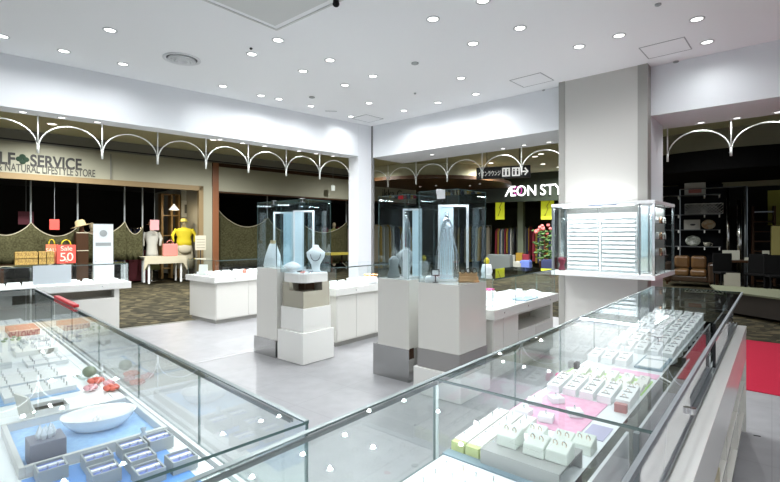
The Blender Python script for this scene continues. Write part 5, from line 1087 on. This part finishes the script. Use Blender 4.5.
# hanging direction sign
DSF = Fr((1.85, 10.4), -22); dx0 = DSF.hit(476.5); dx1 = DSF.hit(530.5); zt_ = DSF.hz(503, 166.5)[1]; zb_ = DSF.hz(503, 178.5)[1]
t = thing('direction_sign', 'black hanging direction sign with white Japanese letters, pictograms and an arrow', 'sign', DSF.W((dx0 + dx1) / 2, 0, 0), DSF.a); hw_ = (dx1 - dx0) / 2; hh = zt_ - zb_
MB().box(-hw_, hw_, -0.03, 0.03, zb_, zt_).build('sign_box', mat('sign_black', (0.012, 0.012, 0.012), 0.4), t, bevel=0.004)
for s in (-0.6, 0.6): MB().tube([(s * hw_, 0, zt_), (s * hw_, 0, MZ)], 0.008, 6).build('hanger_rod', DARK, t)
SW = mat('sign_white', (0.75, 0.75, 0.72), 0.4, emit=(1, 1, 0.95), es=0.35)
o = text('\u30a4\u30aa\u30f3\u30e9\u30a6\u30f3\u30b8', hh * 0.5, SW, t, (-hw_ * 0.93, -0.032, zb_ + hh * 0.28), ext=0.001); fit(o, hw_ * 0.84)
for k in range(2):
    x0 = -hw_ * 0.02 + k * hw_ * 0.36; MB().box(x0, x0 + hw_ * 0.29, -0.034, -0.0305, zb_ + hh * 0.14, zb_ + hh * 0.86).build('pictogram_tile', SW, t)
    b = MB()
    for q in (0.25, 0.7):
        cx = x0 + hw_ * 0.29 * q; b.ell((cx, -0.036, zb_ + hh * 0.68), (0.018, 0.003, 0.018), 8, 5); b.box(cx - 0.018, cx + 0.018, -0.037, -0.0345, zb_ + hh * 0.25, zb_ + hh * 0.58)
    b.build('pictogram_figure', DARK, t)
ax = hw_ * 0.72; zc_ = (zb_ + zt_) / 2
MB().box(ax, ax + hw_ * 0.19, -0.034, -0.0305, zc_ - 0.015, zc_ + 0.015).build('arrow_shaft', SW, t)
MB().vprism([(ax + hw_ * 0.10, zc_ + hh * 0.33), (ax + hw_ * 0.22, zc_), (ax + hw_ * 0.10, zc_ - hh * 0.33), (ax + hw_ * 0.06, zc_ - hh * 0.25), (ax + hw_ * 0.155, zc_), (ax + hw_ * 0.06, zc_ + hh * 0.25)], -0.0352, -0.0342).build('arrow_head', SW, t)
# brown curved bulkhead of the mall ceiling
x_, y_ = (1.6, 19.0)
b = MB().lathe([(3.3, 3.18), (3.3, 3.30), (3.1, 3.32)], cx=0, cy=0, n=64); o = struct(b.build('ceiling_bulkhead', mat('bulkhead_brown', (0.085, 0.04, 0.014), 0.45), loc=(x_, y_, 0.12))); 
b = MB().cyl(0, 0, 3.31, MZ - 0.12, 3.0, n=48); struct(b.build('ceiling_bulkhead', MCEIL, loc=(x_, y_, 0.12)))
for k, (px, py) in enumerate([(420, 187), (436, 186), (470, 186), (480, 184)]):
    x, y = P(px, py, 3.29)
    dup(sp, (x, y, 3.299), label='small downlight in the brown round ceiling, ' + ('nearest the column', 'second from the column', 'third from the column', 'nearest the lit store name')[k], group='downlights in the brown round ceiling')
def ax_(px, y=0.0): return AF.hit(px, y)
struct(abox(ax_(517.5, 1.5), ax_(523, 1.5), 1.5, 1.9, 0, 3.0).build('column', mat('column_olive', (0.22, 0.25, 0.17), 0.6)))
for k, (p0, p1, yt_, yb_, lab) in enumerate([(495.5, 504.5, 200, 219.5, 'yellow hanging banner nearer the towers, below the lit store name'), (541, 554, 198, 219.5, 'larger yellow hanging banner beside the pillar')]):
    y = 0.6; x0, x1 = ax_(p0, y), ax_(p1, y); t = thing('hanging_banner', lab, 'banner', AF.W((x0 + x1) / 2, y, 0), AF.a); z0, z1 = ah((p0 + p1) / 2, yb_, y), ah((p0 + p1) / 2, yt_, y)
    MB().box(-(x1 - x0) / 2, (x1 - x0) / 2, -0.01, 0.01, z0, z1).build('banner_cloth', YGB, t)
    b = MB(); w_ = (x1 - x0) / 2
    b.tube([(-w_ * 0.4, -0.014, z0 + 0.15), (w_ * 0.1, -0.014, (z0 + z1) / 2), (-w_ * 0.1, -0.014, (z0 + z1) / 2 + 0.1), (w_ * 0.4, -0.014, z1 - 0.12)], 0.02, 5); b.build('printed_stroke', mat('banner_ink', (0.35, 0.30, 0.02), 0.6), t)
    MB().tube([(0, 0, z1), (0, 0, 3.0)], 0.008, 5).build('cord', DARK, t)
cols = [('dark red', GR), ('mustard', GO), ('navy', GV), ('off-white', GW), ('dark', GD)]
def arail(px0, px1, pyt, pyb, y, cs, label, grp, n): rail(px0, px1, pyt, pyb, y, cs, label, grp, n, fr=AF)
arail(497, 512, 228, 256, 1.4, cols, 'clothes rail under the first yellow banner', 'under the first yellow banner', 9)
arail(514, 532, 226, 254, 2.2, cols[::-1], 'clothes rail behind the olive column', 'behind the olive column', 10)
arail(534, 553, 230, 262, 1.6, cols, 'clothes rail under the second yellow banner', 'under the second yellow banner', 9)
arail(440, 490, 226, 262, 1.0, [('dark', GD), ('pale beige', GB), ('mustard', GO)], 'long clothes rail seen through the nearest tower', 'seen through the nearest tower', 14)
t = thing('display_table', 'long pale-topped sale table before the big store', 'table', AF.W(ax_(492, 0.2), 0.2, 0), AF.a); L_ = ax_(528, 0.2) - ax_(492, 0.2); z_ = ah(510, 265, 0.2)
MB().box(0, L_, 0, 0.8, z_ - 0.10, z_).build('table_top', mat('table_pale', (0.42, 0.45, 0.33), 0.6), t); MB().box(0.04, L_ - 0.04, 0.04, 0.76, 0, z_ - 0.10).build('table_base', mat('table_base', (0.10, 0.11, 0.08), 0.7), t)
for k, (f_, m, h_, lab) in enumerate([(0.12, VBLUE, 0.3, 'navy folded pile on the sale table end'), (0.30, GD, 0.34, 'dark folded pile on the sale table'), (0.52, GW, 0.40, 'off-white box on the sale table'), (0.72, GO, 0.5, 'mustard box on the sale table'), (0.9, GR, 0.45, 'dark red box at the far end of the sale table')]):
    tag(MB().box(-0.13, 0.13, 0, 0.3, 0, h_).build('goods_box', m, loc=AF.W(ax_(492, 0.2) + L_ * f_, 0.4, z_ + 0.001), rot=AF.a, bevel=0.01), lab, 'box')
for k, (px, m, w_, h_, lab) in enumerate([(500, mat('grey_bin', (0.16, 0.18, 0.17), 0.7), 0.9, 0.55, 'grey low display bin in front of the sale table'), (526, VBLUE, 0.35, 0.35, 'navy box on the floor before the big store'), (519, GW, 0.3, 0.3, 'pale box between the grey bin and the navy box'), (548, GV, 0.4, 0.4, 'second navy box below the flowering plant')]):
    tag(MB().box(-w_ / 2, w_ / 2, -0.25, 0.25, 0, h_).box(-w_ / 2 + 0.02, w_ / 2 - 0.02, -0.23, 0.23, h_, h_ + 0.04).build('floor_bin', m, loc=AF.W(ax_(px, -0.9), -0.9, 0), rot=AF.a, bevel=0.01), lab, 'bin')
# flowering plant
y = -0.6; xq = ax_(544, y); t = thing('potted_plant', 'leafy potted plant with red and white flowers before the big store', 'plant', AF.W(xq, y, 0), AF.a)
MB().lathe([(0.16, 0), (0.20, 0.35), (0.18, 0.35)], n=16).build('pot', BROWN, t, smooth=True); MB().tube([(0, 0, 0.3), (0.03, 0, 0.9), (0, 0, 1.4)], 0.03, 6).build('stem', WOODR, t)
rnd = random.Random(2); b = MB(); fl = MB()
for k in range(90):
    a_, z, r_ = rnd.uniform(0, 6.28), rnd.uniform(0.45, 1.55), rnd.uniform(0.05, 0.42); b.ell((r_ * math.cos(a_), r_ * math.sin(a_), z), (0.09, 0.05, 0.035), 6, 4)
b.build('foliage', LEAF, t)
for k in range(12):
    a_, r_ = rnd.uniform(0, 6.28), rnd.uniform(0.05, 0.32); fl.ell((r_ * math.cos(a_), r_ * math.sin(a_) - 0.1, rnd.uniform(1.4, 1.75)), (0.07, 0.06, 0.06), 6, 4)
fl.build('blossom', mat('blossom_red', (0.75, 0.18, 0.16), 0.6), t)

# ---------------------------------------------------------------- dark furniture shop beyond the pillar
ang = math.atan2(17.0, (734 - 390) / F * 17.0)
cxb, cyb = (734 - 390) / F * 13.4, 13.4
b = MB(); n = 48; pts = []
R0 = math.hypot(cxb, cyb) - math.hypot((734 - 390) / F * 10.5, 10.5)
b.lathe([(R0 - 0.1, 2.90), (R0, 2.90), (R0, 3.38), (R0 - 0.1, 3.38)], n=72)
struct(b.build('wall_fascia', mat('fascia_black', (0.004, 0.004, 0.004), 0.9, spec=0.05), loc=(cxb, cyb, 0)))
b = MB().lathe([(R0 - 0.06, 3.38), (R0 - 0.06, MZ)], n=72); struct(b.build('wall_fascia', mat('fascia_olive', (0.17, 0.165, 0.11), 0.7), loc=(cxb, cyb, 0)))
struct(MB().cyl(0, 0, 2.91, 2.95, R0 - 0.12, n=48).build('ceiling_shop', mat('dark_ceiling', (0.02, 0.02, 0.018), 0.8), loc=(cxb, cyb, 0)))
def dx_(px, y=0.0): return DF.hit(px, y)
def dh(px, py, y=0.0): return DF.hz(px, py, y)[1]
struct(dbox(dx_(663, 1.1), dx_(678, 1.1), 1.1, 1.19, 1.5, dh(670, 168, 1.1)).build('wall_panel', mat('panel_cream', (0.26, 0.23, 0.13), 0.7)))
struct(dbox(dx_(722, 0.9), dx_(786, 0.9), 1.0, 1.15, dh(750, 186, 0.9), dh(750, 166, 0.9)).build('wall_panel', mat('panel_olive', (0.20, 0.18, 0.10), 0.7)))
su = thing('wall_shelf', 'black wall shelving with white brackets holding plates and pictures above the sofa', 'shelf', DF.W(dx_(677), 0.5, 0), DF.a); L_ = dx_(721, 0.5) - dx_(677, 0.5)
su.location = DF.W(dx_(677, 0.5), 0.5, 0)
MB().box(-0.6, L_ + 0.05, 0.36, 0.40, 0.3, 2.85).build('back_panel', mat('shelf_back', (0.008, 0.009, 0.010), 0.9, spec=0.1), su)
lv = [dh(700, yy, 0.5) for yy in (194.5, 214, 229.5, 246.5)]
for z in lv: MB().box(-0.5, L_, 0.0, 0.36, z - 0.02, z).build('shelf_board', mat('shelf_grey', (0.10, 0.105, 0.105), 0.4), su)
for z in lv:
    for x in (0.02, L_ * 0.62, L_ - 0.05): MB().box(x, x + 0.03, 0.0, 0.35, z - 0.10, z - 0.021).build('bracket', PWARM, su)
def dthing(name, lab, cat, px, lvl, grp=None, y=0.65): return thing(name, lab, cat, DF.W(dx_(px, y), y, lv[lvl] + 0.001), DF.a, grp)
t = dthing('framed_picture', 'white-framed flower picture on the top shelf above the sofa', 'picture', 695, 0); MB().box(-0.26, 0.26, -0.02, 0.02, 0, 0.36).build('frame', mat('frame_pale', (0.42, 0.41, 0.36), 0.6), t); MB().box(-0.16, 0.16, -0.025, -0.0205, 0.06, 0.2).build('print', mat('print_rose', (0.35, 0.12, 0.10), 0.6), t)
for k, (px, lab) in enumerate([(695.5, 'white wire basket on the second shelf, nearer the pillar'), (712, 'white wire basket on the second shelf, nearer the glass door')]):
    t = dthing('wire_basket', lab, 'basket', px, 1, 'wire baskets'); b = MB(); w_, h_ = 0.26, 0.30
    for i in range(7):
        a_ = -w_ + 2 * w_ * i / 6; 
        b.tube([(a_, 0, 0.02), (min(w_, a_ + h_), 0, 0.02 + min(h_, w_ - a_))], 0.006, 4); b.tube([(a_, 0, 0.02), (max(-w_, a_ - h_), 0, 0.02 + min(h_, w_ + a_))], 0.006, 4)
    b.tube([(-w_, 0, 0.01), (w_, 0, 0.01), (w_, 0, h_), (-w_, 0, h_)], 0.008, 4, closed=True); b.tube([(-w_, 0.25, 0.01), (w_, 0.25, 0.01), (w_, 0.25, h_), (-w_, 0.25, h_)], 0.008, 4, closed=True)
    for s in (-w_, w_): b.tube([(s, 0, h_), (s, 0.25, h_)], 0.008, 4)
    b.build('wire_frame', PWARM, t)
t = dthing('framed_picture', 'small white-framed leaf picture on the third shelf above the sofa', 'picture', 692, 2); MB().box(-0.2, 0.2, -0.02, 0.02, 0, 0.29).build('frame', MATS['frame_pale'], t); MB().ell((0.02, -0.022, 0.14), (0.07, 0.004, 0.03), 8, 5).build('print', DARK, t)
def plate(px, lvl, r, m, lab):
    t = dthing('display_plate', lab, 'plate', px, lvl); b = MB().lathe([(0, 0), (r * 0.6, 0.0), (r, 0.02), (r, 0.028), (r * 0.6, 0.01), (0, 0.01)], n=24, sy=0.82); o = b.build('plate_disc', m, t, smooth=True); o.rotation_euler = (math.radians(80), 0, 0); o.location = (0, 0.0, r * 0.83)
    MB().box(-0.05, 0.05, 0.0, 0.06, 0, 0.02).build('plate_stand', DARK, t)
plate(708.5, 2, 0.17, mat('amber_glaze', (0.35, 0.20, 0.09), 0.3, noise=((0.42, 0.36, 0.25), 12, 2)), 'amber oval plate standing on the third shelf above the sofa')
plate(693, 3, 0.19, mat('grey_green_glaze', (0.30, 0.32, 0.26), 0.3, noise=((0.16, 0.18, 0.15), 25, 2)), 'grey-green patterned plate standing on the lowest shelf above the sofa')
t = dthing('tea_cup', 'small pale cup on the lowest shelf beside the patterned plate', 'cup', 707, 3); MB().lathe([(0.05, 0), (0.10, 0.12), (0.09, 0.12), (0.045, 0.01), (0, 0.01)], n=16).build('cup_body', mat('cup_cream', (0.40, 0.38, 0.3), 0.3), t, smooth=True); MB().tube([(0.09 + 0.04 * math.sin(a_), 0, 0.06 + 0.04 * math.cos(a_)) for a_ in [i_ * math.pi / 6 for i_ in range(7)]], 0.01, 5).build('handle', MATS['cup_cream'], t, smooth=True)
# sofa
y = -0.55; t = thing('leather_sofa', 'tan brown leather two-seat sofa below the black shelving', 'sofa', DF.W(dx_(672, y), y, 0), DF.a); L_ = dx_(716, y) - dx_(672, y) 
zb = dh(695, 256, 0.2); zs = dh(695, 270, y)
for k in range(2): MB().box(0.02 + k * (L_ - 0.2) / 2, (k + 1) * (L_ - 0.2) / 2 - 0.01, 0.62, 0.88, zs, zb).build('back_cushion', LEATHER, t, bevel=0.06)
for k in range(2): MB().box(0.02 + k * (L_ - 0.2) / 2, (k + 1) * (L_ - 0.2) / 2 - 0.01, 0.0, 0.64, zs - 0.18, zs).build('seat_cushion', LEATHER, t, bevel=0.05)
MB().box(-0.02, L_ - 0.18, 0.03, 0.9, 0.10, zs - 0.18).build('sofa_base', mat('leather_dark', (0.045, 0.022, 0.008), 0.4), t, bevel=0.02)
for x in (-0.2, L_ - 0.18): MB().box(x, x + 0.18, 0.0, 0.9, 0.08, zs + 0.18).build('armrest', MATS['leather_dark'], t, bevel=0.05)
for x in (-0.12, L_ - 0.12):
    for yy in (0.08, 0.8): MB().cyl(x, yy, 0, 0.10, 0.03).build('leg', BROWN, t)
# glass door posts, frames and dim furniture
for k, (px, py0_, m, lab) in enumerate([(728, 188, STEEL, 'slim steel post with a cross rail beside the black shelving'), (739.5, 200, STEEL, 'polished steel post in the middle of the dark shop front'), (745.5, 186, RAIL, 'tall aluminium post at the dark shop front')]):
    tag(MB().cyl(0, 0, 0, dh(px, py0_, 0.1), 0.035 if k != 1 else 0.06, n=12).cyl(0, 0, 0, 0.02, 0.09, n=12).build('steel_post', m, loc=DF.W(dx_(px, 0.1), 0.1, 0), smooth=True), lab, 'post')
x0, x1 = dx_(680, 0.44), dx_(747, 0.44); z_ = dh(712, 188, 0.44); tag(MB().tube([(x0, 0, z_), (x1, 0, z_)], 0.016, 6).tube([(x1, 0, 0.0), (x1, 0, z_)], 0.016, 6).tube([(x0, 0, 0), (x0, 0, z_)], 0.016, 6).build('glass_door_rail', RAIL, loc=DF.W(0, 0.44, 0), rot=DF.a), 'thin horizontal metal rail across the dark shop front', 'rail')
def dtable(px, y, w_, zt_, lab, m=BROWN):
    t = thing('dining_table', lab, 'table', DF.W(dx_(px, y), y, 0), DF.a); MB().box(-w_ / 2, w_ / 2, -0.35, 0.35, zt_ - 0.05, zt_).build('table_top', m, t, bevel=0.005)
    for s in (-1, 1):
        for q in (-0.3, 0.3): MB().box(s * (w_ / 2 - 0.06) - 0.03, s * (w_ / 2 - 0.06) + 0.03, q - 0.03, q + 0.03, 0, zt_ - 0.05).build('leg', m, t)
    return t
dtable(742, -0.9, 1.15, 0.74, 'dark dining table behind the low green platform'); dtable(789, -0.5, 0.9, 0.80, 'dark table at the picture edge carrying a lamp', BROWN)
def card(px, y, z, w_, h_, m, lab, name='standing_card'): tag(MB().hexa([(-w_ / 2, 0, 0), (w_ / 2, 0, 0), (w_ / 2, 0.02, 0), (-w_ / 2, 0.02, 0)], [(-w_ / 2, 0.06, h_), (w_ / 2, 0.06, h_), (w_ / 2, 0.08, h_), (-w_ / 2, 0.08, h_)]).build(name, m, loc=DF.W(dx_(px, y), y, z), rot=DF.a), lab, 'card')
card(731, -0.9, 0.741, 0.36, 0.24, mat('notice_pale', (0.42, 0.42, 0.34), 0.6), 'pale printed notice standing on the dark dining table'); card(750, -0.9, 0.741, 0.22, 0.07, MATS['notice_pale'], 'small pale tent card at the other end of the dark dining table')
card(766, -0.6, 0.801, 0.14, 0.18, MATS['notice_pale'], 'small pale photo frame on the edge table')
tag(MB().box(-0.16, 0.16, -0.02, 0.02, 0.0, 0.46).box(-0.18, 0.18, -0.06, 0.06, 0, 0.03).build('notice_board', mat('board_cream', (0.40, 0.38, 0.30), 0.6), loc=DF.W(dx_(732, -1.7), -1.7, 0), rot=DF.a), 'cream floor notice board below the dark dining table', 'board')
def dchair(px, y, lab, m=BLACK, rot=0.0):
    t = thing('dining_chair', lab, 'chair', DF.W(dx_(px, y), y, 0), DF.a + rot, 'dark dining chairs'); MB().box(-0.21, 0.21, -0.2, 0.2, 0.42, 0.47).build('seat', m, t, bevel=0.01); MB().box(-0.21, 0.21, 0.17, 0.21, 0.47, 0.92).build('backrest', m, t, bevel=0.01)
    for a_ in (-0.18, 0.18):
        for c_ in (-0.17, 0.17): MB().cyl(a_, c_, 0, 0.42, 0.018, n=8).build('leg', m, t)
dchair(726, -1.5, 'dark dining chair beside the cream floor notice', rot=0.4); dchair(757, -1.7, 'dark dining chair before the dining table, nearer the picture edge', rot=-0.3); dchair(768, -1.3, 'dark dining chair turned towards the edge table', BLACK, 0.8); dchair(778, -2.0, 'dark dining chair cut by the picture edge', BLACK, 0.2)
t = thing('table_lamp', 'dull yellow box-shaded lamp at the picture edge', 'lamp', DF.W(dx_(777, -0.6), -0.6, 0.801), DF.a); MB().box(-0.07, 0.07, -0.07, 0.07, 0, 0.03).build('lamp_base', BROWN, t)
zl = max(dh(777, 226, -0.6) - 0.80, 0.4); MB().box(-0.11, 0.11, -0.11, 0.11, 0.03, zl).build('lamp_shade', mat('shade_yellow', (0.22, 0.19, 0.05), 0.5, emit=(1, 0.9, 0.35), es=0.02), t)
tag(MB().box(-0.3, 0.3, -0.01, 0.01, 0, 0.95).build('yellow_wall_banner', mat('dim_yellow', (0.22, 0.21, 0.02), 0.7), loc=DF.W(dx_(782, 0.8), 0.8, dh(781, 225, 0.8)), rot=DF.a), 'dim yellow banner hanging at the picture edge of the dark shop', 'banner')
t = thing('bookcase', 'dark wooden bookcase at the back of the furniture shop', 'shelf', DF.W(dx_(752, 0.5), 0.5, 0), DF.a); L_ = dx_(776, 0.5) - dx_(752, 0.5)
for a_ in (0, L_ - 0.05): MB().box(a_, a_ + 0.05, 0, 0.4, 0, dh(760, 206, 0.5)).build('upright', BROWN, t)
for k in range(8): MB().box(0.05, L_ - 0.05, 0.0, 0.4, 0.1 + k * 0.27, 0.13 + k * 0.27).build('shelf_board', RAIL if k == 7 else BROWN, t)
# low platform
q = [P(716, 290, 0.375), P(780, 298, 0.375), P(780, 289.5, 0.375), P(710, 284.5, 0.375)]
d0 = (q[1][0] - q[0][0], q[1][1] - q[0][1]); d1 = (q[2][0] - q[3][0], q[2][1] - q[3][1])
pl_ = MB().prism([q[0], (q[1][0] + 3 * d0[0], q[1][1] + 3 * d0[1]), (q[2][0] + 3 * d1[0], q[2][1] + 3 * d1[1]), q[3]], 0.345, 0.375)
t = thing('low_platform', 'low wide platform with green-grey top and dark front before the furniture shop', 'platform', (0, 0, 0)); pl_.build('platform_top', mat('platform_top', (0.17, 0.18, 0.11), 0.6), t)
MB().prism([(q[0][0] + 0.05, q[0][1] + 0.08), (q[1][0] + 3 * d0[0], q[1][1] + 3 * d0[1] + 0.06), (q[2][0] + 3 * d1[0], q[2][1] + 3 * d1[1] - 0.05), (q[3][0] + 0.05, q[3][1] - 0.05)], 0, 0.345).build('platform_base', mat('platform_base', (0.03, 0.022, 0.016), 0.6), t)
# extra unseen lamps, added over the corridor to brighten the mall
for k, (x, y) in enumerate([(-9.5, 7.5), (-8.0, 9.0), (-6.2, 10.4), (-4.6, 12.0), (-3.6, 12.6), (-0.8, 15.6), (1.0, 13.0), (3.0, 12.6), (4.6, 14.6), (6.2, 9.4), (-6.5, 8.4), (-4.5, 10.0)]):
    dup(mp_, (x, y, MZ), label='added mall ceiling light hidden behind the white soffit, ' + ORD[k] + ' along the corridor')
